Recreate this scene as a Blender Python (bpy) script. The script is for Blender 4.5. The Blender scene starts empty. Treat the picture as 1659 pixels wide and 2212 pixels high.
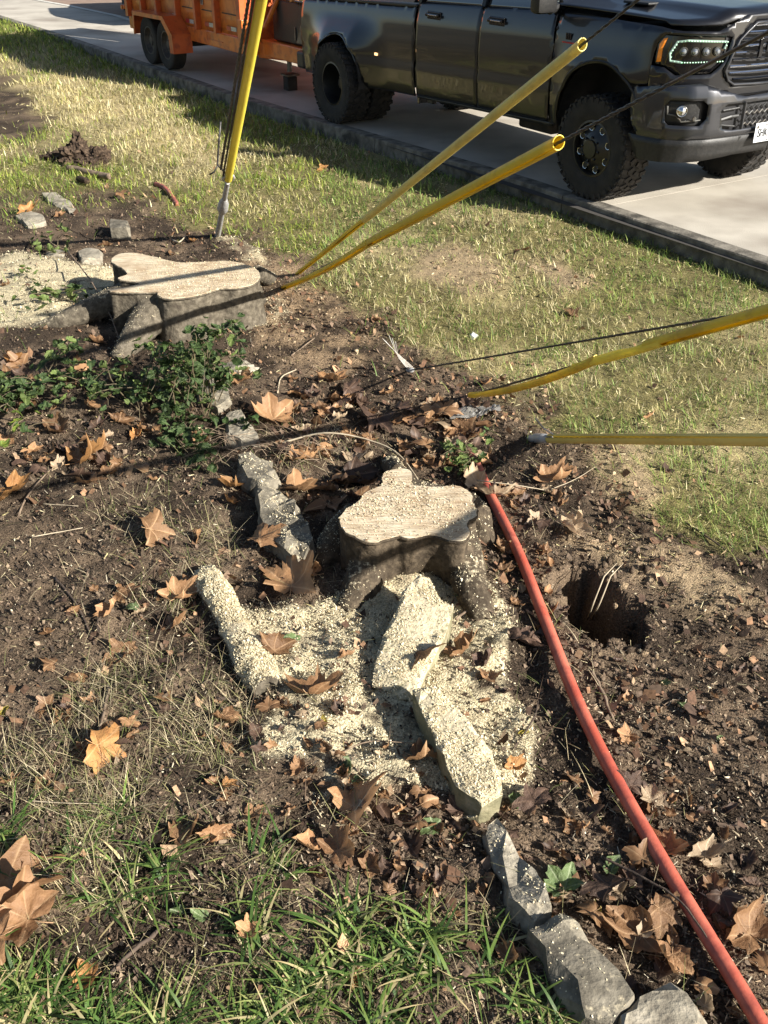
import bpy, bmesh, math, random
import numpy as np
from mathutils import Vector, Matrix, noise as mnoise
R = math.radians
random.seed(7); rng = np.random.default_rng(11)
scene = bpy.context.scene
col = scene.collection

# ------------------------------------------------------------------ camera
FPX = 2169.0                       # focal length in units of a 1659 x 2212 picture
CAM = np.array([0.0, 0.0, 2.38]); PITCH = R(31.7)
cd = bpy.data.cameras.new('camera'); cam = bpy.data.objects.new('camera', cd); col.objects.link(cam)
cam.location = CAM.tolist(); cam.rotation_euler = (R(90) - PITCH, 0, 0)
cd.sensor_fit = 'VERTICAL'; cd.sensor_height = 24.0; cd.lens = 24.0 * FPX / 2212.0
cd.clip_start = 0.05; cd.clip_end = 600
scene.camera = cam
# ------------------------------------------------------------------ sun and sky
YAW = R(-57.7); TX, TY = 2.66, 9.77               # the parked truck's frame (front axle)
FV = np.array([math.cos(YAW), math.sin(YAW)]); SV = np.array([FV[1], -FV[0]])   # forward, towards our side
shift = -1.85 * FV + 0.70 * SV                    # shadow shift per metre of height
sdir = np.array([-shift[0], -shift[1], 1.0]); sdir /= np.linalg.norm(sdir)
world = bpy.data.worlds.new("World"); scene.world = world; world.use_nodes = True
wn = world.node_tree; sky = wn.nodes.new('ShaderNodeTexSky'); sky.sky_type = 'NISHITA'; sky.sun_disc = False
sky.sun_elevation = math.asin(sdir[2]); sky.sun_rotation = math.atan2(sdir[0], sdir[1])
bgn = wn.nodes['Background']; bgn.inputs['Strength'].default_value = 0.05
wn.links.new(sky.outputs['Color'], bgn.inputs['Color'])
sl = bpy.data.lights.new('sun', 'SUN'); sl.energy = 5.0; sl.angle = R(0.53); sl.color = (1.0, 0.95, 0.86)
sun = bpy.data.objects.new('sun', sl); col.objects.link(sun)
sun.rotation_euler = Vector(sdir.tolist()).to_track_quat('Z', 'Y').to_euler()
scene.view_settings.view_transform = 'Standard'; scene.view_settings.look = 'None'
scene.view_settings.exposure = 1.2; scene.view_settings.gamma = 1.0
scene.view_settings.use_curve_mapping = False

# ------------------------------------------------------------------ measuring: picture point -> place on a level z
fwd = np.array([0, math.cos(PITCH), -math.sin(PITCH)]); rgt = np.array([1.0, 0, 0]); upv = np.array([0, math.sin(PITCH), math.cos(PITCH)])
G0 = -0.15
def at(u, v, z=G0):
    d = fwd * FPX + rgt * (u - 829.5) + upv * (1106 - v)
    t = (z - CAM[2]) / d[2]
    return CAM + t * d
def toUV(x, y, z=G0):
    X = np.asarray(x, float) - CAM[0]; Y = np.asarray(y, float) - CAM[1]; Z = z - CAM[2]
    dep = Y * fwd[1] + Z * fwd[2]
    dep = np.where(dep < 0.3, 0.3, dep)
    return 829.5 + FPX * X / dep, 1106 - FPX * (Y * upv[1] + Z * upv[2]) / dep
def toFS(x, y):
    dx = np.asarray(x) - TX; dy = np.asarray(y) - TY
    return dx * FV[0] + dy * FV[1], dx * SV[0] + dy * SV[1]
def fromFS(F, S, z=0.0):
    return (TX + F * FV[0] + S * SV[0], TY + F * FV[1] + S * SV[1], z)

# ------------------------------------------------------------------ numpy noise
_perm = rng.random((256, 256))
def vnoise(x, y, s=1.0, o=0):
    x = np.asarray(x, float) * s + 37.1 + o * 17.3; y = np.asarray(y, float) * s + 91.7 + o * 7.9
    xi = np.floor(x).astype(int); yi = np.floor(y).astype(int); fx = x - xi; fy = y - yi
    fx = fx * fx * (3 - 2 * fx); fy = fy * fy * (3 - 2 * fy)
    g = lambda a, b: _perm[a % 256, b % 256]
    return (g(xi, yi) * (1 - fx) + g(xi + 1, yi) * fx) * (1 - fy) + (g(xi, yi + 1) * (1 - fx) + g(xi + 1, yi + 1) * fx) * fy
def fbm(x, y, s=1.0, n=4, o=0):
    a = 0; w = 0.5; t = 0
    for i in range(n):
        a = a + w * vnoise(x, y, s, o + i); t += w; s *= 2.03; w *= 0.5
    return a / t
def sst(a, b, x):
    t = np.clip((x - a) / (b - a), 0, 1); return t * t * (3 - 2 * t)

# ------------------------------------------------------------------ object helpers
def tag(o, label=None, cat=None, group=None, kind=None):
    if label: o['label'] = label
    if cat: o['category'] = cat
    if group: o['group'] = group
    if kind: o['kind'] = kind
    return o
def empty(name, loc=(0, 0, 0), rz=0.0, parent=None):
    o = bpy.data.objects.new(name, None); col.objects.link(o); o.location = loc; o.rotation_euler = (0, 0, rz)
    o.empty_display_size = 0.1
    if parent: o.parent = parent
    return o
def link(name, me, mat=None, parent=None, smooth=False):
    if mat is not None:
        me.materials.clear(); me.materials.append(mat)
    if smooth and len(me.polygons): me.polygons.foreach_set('use_smooth', np.ones(len(me.polygons), bool))
    o = bpy.data.objects.new(name, me); col.objects.link(o)
    if parent: o.parent = parent
    return o
def from_arrays(name, V, F, mat, parent=None, colors=None, smooth=False):
    """V (n,3); F list of equal-length index arrays (k,m)"""
    me = bpy.data.meshes.new(name); V = np.asarray(V, np.float32)
    me.vertices.add(len(V)); me.vertices.foreach_set('co', V.ravel())
    Fs = F if isinstance(F, list) else [F]
    nl = sum(f.size for f in Fs); me.loops.add(nl)
    me.loops.foreach_set('vertex_index', np.concatenate([f.ravel() for f in Fs]).astype(np.int32))
    starts = []; tot = []; s = 0
    for f in Fs:
        k, m = f.shape; starts.append(s + np.arange(k) * m); tot.append(np.full(k, m)); s += k * m
    starts = np.concatenate(starts).astype(np.int32)
    me.polygons.add(len(starts)); me.polygons.foreach_set('loop_start', starts)
    try: me.polygons.foreach_set('loop_total', np.concatenate(tot).astype(np.int32))
    except Exception: pass
    if colors is not None:
        a = me.color_attributes.new('Col', 'FLOAT_COLOR', 'POINT')
        c4 = np.ones((len(V), 4), np.float32); c4[:, :3] = colors; a.data.foreach_set('color', c4.ravel())
    me.update(calc_edges=True); me.validate()
    return link(name, me, mat, parent, smooth)

class MB:
    """collects simple shapes and links them as ONE mesh object"""
    def __init__(s): s.v = []; s.f = []
    def add(s, V, F):
        b = len(s.v); s.v += [tuple(map(float, p)) for p in V]; s.f += [tuple(i + b for i in q) for q in F]; return s
    def box(s, c, d, rot=None, bev=0.0):
        hx, hy, hz = d[0] / 2, d[1] / 2, d[2] / 2
        if bev > 0:
            bev = min(bev, hx * .9, hy * .9, hz * .9)
            bm = bmesh.new(); bmesh.ops.create_cube(bm, size=1)
            for v in bm.verts: v.co = Vector((v.co.x * d[0], v.co.y * d[1], v.co.z * d[2]))
            bmesh.ops.bevel(bm, geom=bm.edges[:], offset=bev, segments=2, affect='EDGES', profile=.5)
            bm.verts.index_update(); P = [v.co.copy() for v in bm.verts]; Q = [[v.index for v in f.verts] for f in bm.faces]; bm.free()
        else:
            P = [Vector((x * hx, y * hy, z * hz)) for x in (-1, 1) for y in (-1, 1) for z in (-1, 1)]
            Q = [(0, 1, 3, 2), (4, 6, 7, 5), (0, 4, 5, 1), (2, 3, 7, 6), (0, 2, 6, 4), (1, 5, 7, 3)]
        if rot is not None: P = [rot @ p for p in P]
        return s.add([(p.x + c[0], p.y + c[1], p.z + c[2]) for p in P], Q)
    def tube(s, pts, r, n=10, cap=True, squash=1.0, open_end=False):
        pts = [Vector(p) for p in pts]; rr = r if hasattr(r, '__len__') else [r] * len(pts)
        V = []; F = []; prev = None
        for i, p in enumerate(pts):
            t = (pts[min(i + 1, len(pts) - 1)] - pts[max(i - 1, 0)]).normalized()
            if prev is None:
                a = Vector((0, 0, 1)) if abs(t.z) < .9 else Vector((1, 0, 0)); x = t.cross(a).normalized()
            else: x = (prev - t * prev.dot(t)).normalized()
            prev = x; y = t.cross(x)
            for k in range(n):
                a = 2 * math.pi * k / n; V.append(p + x * (math.cos(a) * rr[i]) + y * (math.sin(a) * rr[i] * squash))
        for i in range(len(pts) - 1):
            for k in range(n):
                F.append((i * n + k, i * n + (k + 1) % n, (i + 1) * n + (k + 1) % n, (i + 1) * n + k))
        if cap: F.append(tuple(range(n))[::-1]); F.append(tuple((len(pts) - 1) * n + k for k in range(n)))
        return s.add(V, F)
    def lathe(s, prof, c=(0, 0, 0), axis='y', n=32, closed=False):
        """prof: list (r, h); revolve round axis"""
        V = []; F = []; m = len(prof)
        for k in range(n):
            a = 2 * math.pi * k / n; ca, sa = math.cos(a), math.sin(a)
            for (r, h) in prof:
                if axis == 'y': V.append((c[0] + r * ca, c[1] + h, c[2] + r * sa))
                elif axis == 'z': V.append((c[0] + r * ca, c[1] + r * sa, c[2] + h))
                else: V.append((c[0] + h, c[1] + r * ca, c[2] + r * sa))
        for k in range(n):
            k2 = (k + 1) % n
            for j in range(m - 1 + (1 if closed else 0)):
                j2 = (j + 1) % m
                F.append((k * m + j, k2 * m + j, k2 * m + j2, k * m + j2))
        return s.add(V, F)
    def prism(s, poly, h, mapf):
        """poly list (a,b); mapf(a,b,t) -> xyz for t in 0,1 (triangulated by blender)"""
        n = len(poly); V = [mapf(a, b, 0) for a, b in poly] + [mapf(a, b, 1) for a, b in poly]
        return s.add(V, [tuple(range(n))[::-1], tuple(range(n, 2 * n))] + [(i, (i + 1) % n, n + (i + 1) % n, n + i) for i in range(n)])
    def mesh(s, name='m'):
        me = bpy.data.meshes.new(name); me.from_pydata(s.v, [], s.f); me.update(); return me
    def build(s, name, mat, parent=None, smooth=False, auto=None, recalc=True):
        me = s.mesh(name)
        if recalc:
            bm = bmesh.new(); bm.from_mesh(me); bmesh.ops.recalc_face_normals(bm, faces=bm.faces)
            big = [f for f in bm.faces if len(f.verts) > 4]
            if big: bmesh.ops.triangulate(bm, faces=big)
            bm.to_mesh(me); bm.free()
        o = link(name, me, mat, parent, smooth)
        if auto:
            me.polygons.foreach_set('use_smooth', np.ones(len(me.polygons), bool))
            try:
                me.set_sharp_from_angle(angle=R(auto))
            except Exception: pass
        return o

# ------------------------------------------------------------------ materials
def newmat(name):
    m = bpy.data.materials.new(name); m.use_nodes = True; nt = m.node_tree; b = nt.nodes['Principled BSDF']; return m, nt, b
def mat(name, c1, c2=None, scale=20, rough=.6, metal=0, bump=0, bscale=None, spec=.5, coat=0, detail=5, trans=0, c3=None, s3=3, emis=None, tilt=(.35, .65), distort=0):
    m, nt, b = newmat(name); L = nt.links; N = nt.nodes
    tc = N.new('ShaderNodeTexCoord')
    b.inputs['Roughness'].default_value = rough; b.inputs['Metallic'].default_value = metal
    b.inputs['Specular IOR Level'].default_value = spec; b.inputs['Coat Weight'].default_value = coat
    b.inputs['Coat Roughness'].default_value = .04
    b.inputs['Base Color'].default_value = (*c1, 1)
    if c2 is not None:
        nz = N.new('ShaderNodeTexNoise'); nz.inputs['Scale'].default_value = scale; nz.inputs['Detail'].default_value = detail
        nz.inputs['Distortion'].default_value = distort
        L.new(tc.outputs['Object'], nz.inputs['Vector'])
        r = N.new('ShaderNodeValToRGB'); r.color_ramp.elements[0].position = tilt[0]; r.color_ramp.elements[1].position = tilt[1]
        r.color_ramp.elements[0].color = (*c1, 1); r.color_ramp.elements[1].color = (*c2, 1)
        L.new(nz.outputs['Fac'], r.inputs['Fac']); out = r.outputs['Color']
        if c3 is not None:
            n3 = N.new('ShaderNodeTexNoise'); n3.inputs['Scale'].default_value = s3; n3.inputs['Detail'].default_value = 4
            L.new(tc.outputs['Object'], n3.inputs['Vector'])
            rr = N.new('ShaderNodeMapRange'); rr.inputs['From Min'].default_value = .5; rr.inputs['From Max'].default_value = .68
            L.new(n3.outputs['Fac'], rr.inputs['Value'])
            mx = N.new('ShaderNodeMix'); mx.data_type = 'RGBA'; L.new(rr.outputs['Result'], mx.inputs['Factor'])
            L.new(out, mx.inputs['A']); mx.inputs['B'].default_value = (*c3, 1); out = mx.outputs['Result']
        L.new(out, b.inputs['Base Color'])
    if bump:
        nb = N.new('ShaderNodeTexNoise'); nb.inputs['Scale'].default_value = bscale or scale * 2; nb.inputs['Detail'].default_value = 6
        L.new(tc.outputs['Object'], nb.inputs['Vector'])
        bp = N.new('ShaderNodeBump'); bp.inputs['Strength'].default_value = min(1, bump); bp.inputs['Distance'].default_value = .01 * max(1, bump)
        L.new(nb.outputs['Fac'], bp.inputs['Height']); L.new(bp.outputs['Normal'], b.inputs['Normal'])
    if emis: b.inputs['Emission Color'].default_value = (*emis[0], 1); b.inputs['Emission Strength'].default_value = emis[1]
    if trans: b.inputs['Transmission Weight'].default_value = trans
    return m
def colmat(name, rough=.8, spec=.3, transl=0.0, nscale=60, amount=.35, bump=0, bscale=80, bdist=.01):
    """colour from the mesh's own colour attribute, broken up by noise; optional thin-leaf translucency"""
    m, nt, b = newmat(name); L = nt.links; N = nt.nodes
    a = N.new('ShaderNodeAttribute'); a.attribute_name = 'Col'
    tc = N.new('ShaderNodeTexCoord'); nz = N.new('ShaderNodeTexNoise'); nz.inputs['Scale'].default_value = nscale; nz.inputs['Detail'].default_value = 6
    L.new(tc.outputs['Object'], nz.inputs['Vector'])
    mr = N.new('ShaderNodeMapRange'); mr.inputs['From Min'].default_value = .3; mr.inputs['From Max'].default_value = .7
    mr.inputs['To Min'].default_value = 1 - amount; mr.inputs['To Max'].default_value = 1 + amount
    L.new(nz.outputs['Fac'], mr.inputs['Value'])
    mx = N.new('ShaderNodeVectorMath'); mx.operation = 'SCALE'; L.new(a.outputs['Color'], mx.inputs[0]); L.new(mr.outputs['Result'], mx.inputs['Scale'])
    L.new(mx.outputs[0], b.inputs['Base Color']); b.inputs['Roughness'].default_value = rough; b.inputs['Specular IOR Level'].default_value = spec
    if bump:
        nb = N.new('ShaderNodeTexNoise'); nb.inputs['Scale'].default_value = bscale; nb.inputs['Detail'].default_value = 8
        L.new(tc.outputs['Object'], nb.inputs['Vector'])
        bp = N.new('ShaderNodeBump'); bp.inputs['Strength'].default_value = bump; bp.inputs['Distance'].default_value = bdist
        L.new(nb.outputs['Fac'], bp.inputs['Height']); L.new(bp.outputs['Normal'], b.inputs['Normal'])
    if transl:
        t = N.new('ShaderNodeBsdfTranslucent'); L.new(mx.outputs[0], t.inputs['Color'])
        ms = N.new('ShaderNodeMixShader'); ms.inputs['Fac'].default_value = transl
        out = [n for n in N if n.type == 'OUTPUT_MATERIAL'][0]
        L.new(b.outputs[0], ms.inputs[1]); L.new(t.outputs[0], ms.inputs[2]); L.new(ms.outputs[0], out.inputs['Surface'])
    return m
# ------------------------------------------------------------------ zones of the yard (areas measured on the ground)
def softpoly(P, u, v, fe):
    P = np.asarray(P, float); u = np.asarray(u, float); v = np.asarray(v, float)
    d2 = np.full(u.shape, 1e12); ins = np.zeros(u.shape, bool); n = len(P)
    for i in range(n):
        a = P[i]; b = P[(i + 1) % n]; e = b - a; t = np.clip(((u - a[0]) * e[0] + (v - a[1]) * e[1]) / (e @ e), 0, 1)
        d2 = np.minimum(d2, (u - a[0] - t * e[0]) ** 2 + (v - a[1] - t * e[1]) ** 2)
        c = ((a[1] > v) != (b[1] > v)); with_ = (b[1] - a[1]) if abs(b[1] - a[1]) > 1e-9 else 1e-9
        ins ^= c & (u < (b[0] - a[0]) * (v - a[1]) / with_ + a[0])
    d = np.sqrt(d2) * np.where(ins, 1, -1)
    return sst(-fe, fe, d)
LAWN = [(-3000, -200), (3600, -200), (3600, 1250), (1659, 1190), (1480, 1120), (1330, 1040), (1240, 960), (1120, 850), (1010, 800), (890, 740), (800, 680), (700, 600),
        (590, 545), (545, 500), (470, 492), (390, 480), (330, 440), (240, 415), (150, 425), (60, 440), (-60, 420), (-600, 420), (-600, 325), (50, 322), (105, 296), (112, 255), (85, 210), (40, 170), (-10, 150), (-600, 140), (-600, 60)]
DRY = [(-200, 140), (60, 130), (200, 165), (330, 230), (420, 270), (520, 330), (470, 380), (330, 330), (200, 290), (100, 260), (0, 200)]
TAN = [(560, 560), (700, 590), (800, 690), (860, 760), (760, 800), (640, 770), (540, 730), (500, 690)]
SAWS = [([(540, 1290), (640, 1280), (770, 1245), (880, 1240), (960, 1290), (1060, 1300), (1090, 1340), (1060, 1420), (1110, 1500), (1130, 1640), (1090, 1740), (1040, 1760), (930, 1730), (800, 1700), (700, 1720), (560, 1660), (500, 1560), (540, 1500), (470, 1350), (440, 1260)], 1.0, 22),
        ([(-60, 560), (60, 540), (170, 555), (240, 580), (235, 640), (180, 690), (60, 715), (-60, 740)], 1.0, 14),
        ([(455, 512), (530, 515), (570, 545), (620, 600), (560, 575), (480, 540)], .8, 10),
        ([(500, 650), (610, 640), (640, 690), (560, 720), (500, 700)], .55, 16),
        ([(700, 1000), (1200, 960), (1300, 1060), (1220, 1130), (1150, 1010)], .0, 20)]
PALE = [([(1230, 960), (1330, 960), (1420, 1040), (1400, 1090), (1280, 1060)], 20), ([(1230, 1180), (1330, 1150), (1520, 1200), (1640, 1330), (1520, 1330), (1420, 1290), (1300, 1210)], 26),
        ([(870, 540), (990, 530), (1080, 570), (1110, 620), (1010, 640), (900, 600)], 24), ([(1100, 560), (1200, 560), (1280, 620), (1200, 650)], 24)]
HOLE = [(1200, 1262), (1222, 1238), (1262, 1228), (1300, 1262), (1345, 1300), (1398, 1322), (1402, 1352), (1362, 1380), (1310, 1392), (1262, 1362), (1225, 1318)]
FGRASS = [(-600, 1730), (60, 1740), (200, 1700), (330, 1730), (480, 1740), (620, 1790), (760, 1960), (900, 1960), (1010, 1950), (1110, 1990), (1170, 2060), (1290, 2230), (1300, 2500), (-600, 2500)]
STRAW = [(200, 1080), (330, 1040), (440, 1100), (500, 1200), (430, 1330), (470, 1480), (520, 1560), (560, 1700), (600, 1800), (300, 1800), (40, 1790), (-80, 1600), (140, 1520), (230, 1400), (270, 1250)]
BARE = [(-200, 1090), (60, 1080), (200, 1110), (250, 1220), (220, 1340), (120, 1480), (-200, 1520)]
def zones(x, y):
    u, v = toUV(x, y)
    wx = (fbm(x, y, 2.2, 3, 1) - .5); wy = (fbm(x, y, 2.2, 3, 5) - .5)
    dep = np.maximum(.8, y * .85 + 1.2); k = FPX / dep * .16 * 2
    u2 = u + wx * k; v2 = v + wy * k * .6
    z = {}
    F_, S_ = toFS(x, y)
    z['lawn'] = softpoly(LAWN, u2 + wx * k * 1.2, v2 + wy * k * .8, 30); z['edge'] = softpoly(LAWN, u2, v2, 110)
    z['dry'] = softpoly(DRY, u2, v2, 45)
    z['tan'] = softpoly(TAN, u2, v2, 30)
    s = np.zeros(u.shape)
    for P, w, fe in SAWS: s = np.maximum(s, w * softpoly(P, u2, v2, fe))
    z['saw'] = s
    p = np.zeros(u.shape)
    for P, fe in PALE: p = np.maximum(p, softpoly(P, u2, v2, fe))
    z['pale'] = p
    z['fg'] = softpoly(FGRASS, u2, v2, 40); z['straw'] = softpoly(STRAW, u2, v2, 30); z['bare'] = softpoly(BARE, u2, v2, 30)
    z['u'] = u; z['v'] = v; z['F'] = F_; z['S'] = S_
    return z
def curbS(F):
    return np.interp(F, [-60, -18, -13.8, -7, -4, -.8, 2.15, 14], [2.0, 1.47, 1.38, 1.40, 1.26, 1.07, 1.11, 1.25])
def H(x, y):
    x = np.asarray(x, float); y = np.asarray(y, float); z = zones(x, y)
    soil = (1 - z['lawn'])
    nearcurb = sst(0, .5, z['S'] - curbS(z['F']))
    h = G0 + (fbm(x, y, .8, 2, 9) - .5) * .05 * nearcurb
    h = h + soil * ((fbm(x, y, 4, 3, 3) - .5) * .055 + (fbm(x, y, 17, 3, 4) - .5) * .034 + (fbm(x, y, 60, 2, 8) - .5) * .012)
    h = h + z['lawn'] * ((fbm(x, y, 9, 3, 2) - .5) * .034 + (fbm(x, y, 28, 2, 12) - .5) * .016) * (.3 + .7 * nearcurb)
    h = h + z['saw'] * (.022 + (fbm(x, y, 12, 3, 7) - .5) * .035)
    h = h + z['pale'] * .02
    wob = (fbm(x, y, 13, 4, 60) - .5) * 85; hole = softpoly(HOLE, z['u'] + wob, z['v'] + wob * .5, 13)
    rim = softpoly(HOLE, z['u'], z['v'], 60) * (1 - hole)
    h = h - hole * .62 * (.9 + .3 * (fbm(x, y, 14, 3, 6) - .5)) + rim * .045 * fbm(x, y, 15, 2, 2) * 1.6
    # the lawn climbs to the top of the slab farther away
    h = h + .13 * sst(-11.5, -15.5, z['F']) * sst(3.5, .2, z['S'] - curbS(z['F']))
    # nothing may rise through the road slab
    under = z['S'] < curbS(z['F']) + .0
    far = z['S'] < -9.3
    h = np.where(under & ~far, np.minimum(h, -.13), h)
    h = np.where(far, -.02, h)
    return h
def Hs(x, y): return float(H(np.array([x]), np.array([y]))[0])
def on(u, v, dz=0.0):
    """point of the ground seen at u,v (relief included)"""
    p = at(u, v, G0)
    for _ in range(3):
        z = Hs(p[0], p[1]); p = at(u, v, z)
    return Vector((p[0], p[1], z + dz))
def onflat(u, v, z): return Vector(at(u, v, z).tolist())

# ------------------------------------------------------------------ the ground sheet
def axis(segs):
    out = []
    for a, b, s in segs: out.append(np.arange(a, b, s))
    out.append(np.array([segs[-1][1]])); return np.concatenate(out)
gx = axis([(-220, -20, 20), (-20, -6, .7), (-6, -2.4, .12), (-2.4, 1.9, .0165), (1.9, 4.4, .08), (4.4, 20, 1.2), (20, 220, 20)])
gy = axis([(-60, -4, 8), (-4, 1.0, .5), (1.0, 5.6, .0165), (5.6, 9.5, .04), (9.5, 16, .12), (16, 40, .6), (40, 220, 15)])
GX, GY = np.meshgrid(gx, gy); GX = GX.ravel(); GY = GY.ravel()
Z = zones(GX, GY); GZ = H(GX, GY)
def mixc(a, b, t): return a * (1 - t[:, None]) + np.array(b)[None, :] * t[:, None]
def groundcol(x, y, Z):
    n1 = fbm(x, y, 6, 4, 12); n2 = fbm(x, y, 25, 3, 13)
    c = np.tile(np.array([.050, .036, .025]), (len(x), 1))
    c = mixc(c, (.15, .108, .072), sst(.40, .68, n1))
    c = mixc(c, (.125, .090, .060), Z['bare'] * .8)
    c = mixc(c, (.27, .19, .115), Z['tan'] * .85 * sst(.25, .6, n1))
    c = mixc(c, (.33, .245, .15), Z['pale'] * .9)
    th = np.stack([.13 + .10 * n1, .115 + .08 * n1, .05 + .03 * n1], 1)
    L = Z['lawn'][:, None]; c = c * (1 - L) + th * L
    c = mixc(c, (.46, .37, .20), Z['lawn'] * np.maximum(Z['dry'] * .95, .5 * sst(.5, .7, fbm(x, y, 1.1, 3, 20))))
    c = mixc(c, (.33, .245, .15), Z['pale'] * .9 * Z['lawn'])
    c = mixc(c, (.57, .49, .32), .92 * np.clip(Z['saw'] * 1.25 - .3 * n2, 0, 1) * sst(.36, .56, Z['saw'] * (.10 + fbm(x, y, 7, 4, 14) * .8 + .25 * n2)))
    return c
GC = groundcol(GX, GY, Z)
nx, ny = len(gx), len(gy)
ii = (np.arange(ny - 1)[:, None] * nx + np.arange(nx - 1)[None, :]).ravel()
M_ground = colmat('soil_and_thatch', rough=.95, spec=.15, nscale=120, amount=.55, bump=.9, bscale=150, bdist=.012)
o = from_arrays('ground', np.stack([GX, GY, GZ], 1), np.stack([ii, ii + 1, ii + nx + 1, ii + nx], 1), M_ground, None, GC, True)
tag(o, kind='structure')

# ------------------------------------------------------------------ road slabs and kerb
M_conc = mat('road_concrete', (.40, .36, .30), (.52, .475, .40), 1.3, rough=.85, bump=.35, bscale=90, c3=(.28, .24, .195), s3=.8, detail=9)
M_joint = mat('joint_filler', (.05, .045, .04), rough=.95)
M_kerb = mat('kerb_concrete', (.10, .088, .07), (.24, .215, .175), 9, rough=.9, bump=.8, bscale=45, c3=(.05, .044, .035), s3=5, detail=9)
mb = MB(); mb.add([fromFS(-60, 1.9, -.03), fromFS(14, 1.0, -.03), fromFS(14, -9, -.03), fromFS(-60, -9, -.03)], [(0, 1, 2, 3)])
road = mb.build('road', M_joint); tag(road, kind='structure')
Fj = [14, 9.2, 4.9, .25, -4.9, -10.0, -15.0, -20.2, -25.5, -31, -37, -45, -60]
Sj = [None, -2.55, -6.0, -9.0]
for i in range(len(Fj) - 1):
    a, b = Fj[i] - .003, Fj[i + 1] + .003
    for j in range(3):
        n = 6; xs = [a + (b - a) * k / n for k in range(n + 1)]
        top = [(F, (float(curbS(F)) - .165 if j == 0 else Sj[j] - .006)) for F in xs]
        bot = [(F, Sj[j + 1] + .006) for F in reversed(xs)]
        P = top + bot; mb = MB()
        mb.prism(P, 0, lambda F, S, t: fromFS(F, S, -.14 if t == 0 else 0.0))
        s_ = mb.build('concrete_slab', M_conc, road)
        bm = bmesh.new(); bm.from_mesh(s_.data); bmesh.ops.recalc_face_normals(bm, faces=bm.faces); bm.to_mesh(s_.data); bm.free()
kerb = empty('kerb', fromFS(0, 1.1, 0)); 
kl = []; F0 = 12.0
while F0 > -50: F1 = F0 - (3.05 if F0 > -12 else 6.0); kl.append((F0 - .006, F1 + .006)); F0 = F1
inv = Vector(kerb.location)
for a, b in kl:
    bm = bmesh.new(); n = 30 if a > -14 else 8; rows = []
    for k in range(n + 1):
        F = a + (b - a) * k / n; S = float(curbS(F))
        ring = []
        j = lambda q: (mnoise.noise(Vector((F * 5, q * 3.1, 1))) * .006)
        for (ds, z) in ((-.157, -.16), (-.157, .006), (-.15, .012), (-.01 + j(1), .012 + j(2) * .4), (.0 + j(3), .003 + j(4)), (.004 + j(5), -.06 + j(6)), (.004 + j(6), -.30)):
            p = fromFS(F, S + ds, z); ring.append(bm.verts.new((p[0] - inv.x, p[1] - inv.y, p[2] - inv.z)))
        rows.append(ring)
    for k in range(n):
        for q in range(7): bm.faces.new((rows[k][q], rows[k][(q + 1) % 7], rows[k + 1][(q + 1) % 7], rows[k + 1][q]))
    bm.faces.new(rows[0]); bm.faces.new(rows[-1][::-1])
    bmesh.ops.recalc_face_normals(bm, faces=bm.faces); me = bpy.data.meshes.new('kerb_stone'); bm.to_mesh(me); bm.free()
    link('kerb_stone', me, M_kerb, kerb)
tag(kerb, kind='structure')
# far parking bay, brick red, beyond a pale edge line
M_bay = mat('parking_bay', (.22, .15, .11), (.30, .21, .155), 4, rough=.9, bump=.3)
M_white = mat('white_line_paint', (.70, .68, .62), (.5, .47, .4), 30, rough=.8)
pts = [at(*q, 0) for q in ((60, -3), (150, 13), (250, 34), (300, 50))]
mb = MB(); far = [(-2.5, 24.0), (10, 34), (6, 60), (-14, 60)]
P = [(p[0], p[1]) for p in pts] + far
mb.add([(a, b, .005) for a, b in P], [tuple(range(len(P)))]); tag(mb.build('parking_bay', M_bay), kind='structure')
mb = MB()
for i in range(3):
    a, b = pts[i], pts[i + 1]; d = (b - a); d /= np.linalg.norm(d); nn = np.array([-d[1], d[0], 0]) * .07
    mb.add([(*(a + nn)[:2], .010), (*(a - nn)[:2], .010), (*(b - nn)[:2], .010), (*(b + nn)[:2], .010)], [(0, 1, 2, 3)])
tag(mb.build('road_edge_line', M_white), kind='structure')
# ------------------------------------------------------------------ vehicle materials
def paint(name, c, rough=.28, metal=.6, coat=1.0):
    m, nt, b = newmat(name); N = nt.nodes; L = nt.links
    b.inputs['Base Color'].default_value = (*c, 1); b.inputs['Metallic'].default_value = metal
    b.inputs['Coat Weight'].default_value = coat; b.inputs['Coat Roughness'].default_value = .03
    tc = N.new('ShaderNodeTexCoord'); nz = N.new('ShaderNodeTexNoise'); nz.inputs['Scale'].default_value = 3; nz.inputs['Detail'].default_value = 8
    L.new(tc.outputs['Object'], nz.inputs['Vector']); mr = N.new('ShaderNodeMapRange')
    mr.inputs['To Min'].default_value = rough - .08; mr.inputs['To Max'].default_value = rough + .12; L.new(nz.outputs['Fac'], mr.inputs['Value']); L.new(mr.outputs['Result'], b.inputs['Roughness'])
    nb = N.new('ShaderNodeTexNoise'); nb.inputs['Scale'].default_value = 1.6; nb.inputs['Detail'].default_value = 2
    L.new(tc.outputs['Object'], nb.inputs['Vector']); bp = N.new('ShaderNodeBump'); bp.inputs['Strength'].default_value = .05; bp.inputs['Distance'].default_value = .02
    L.new(nb.outputs['Fac'], bp.inputs['Height']); L.new(bp.outputs['Normal'], b.inputs['Normal']); L.new(bp.outputs['Normal'], b.inputs['Coat Normal'])
    return m
M_truck = paint('granite_paint', (.009, .009, .011), metal=.25, rough=.34, coat=.75)
M_bump_ = paint('granite_bumper_paint', (.034, .035, .040), rough=.38)
M_black = mat('black_plastic', (.012, .012, .012), (.022, .021, .02), 40, rough=.5, bump=.15)
M_gloss = mat('gloss_black', (.006, .006, .007), rough=.12, coat=.6)
M_rubber = mat('tyre_rubber', (.013, .012, .011), (.03, .026, .022), 9, rough=.85, bump=.3, bscale=60)
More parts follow.
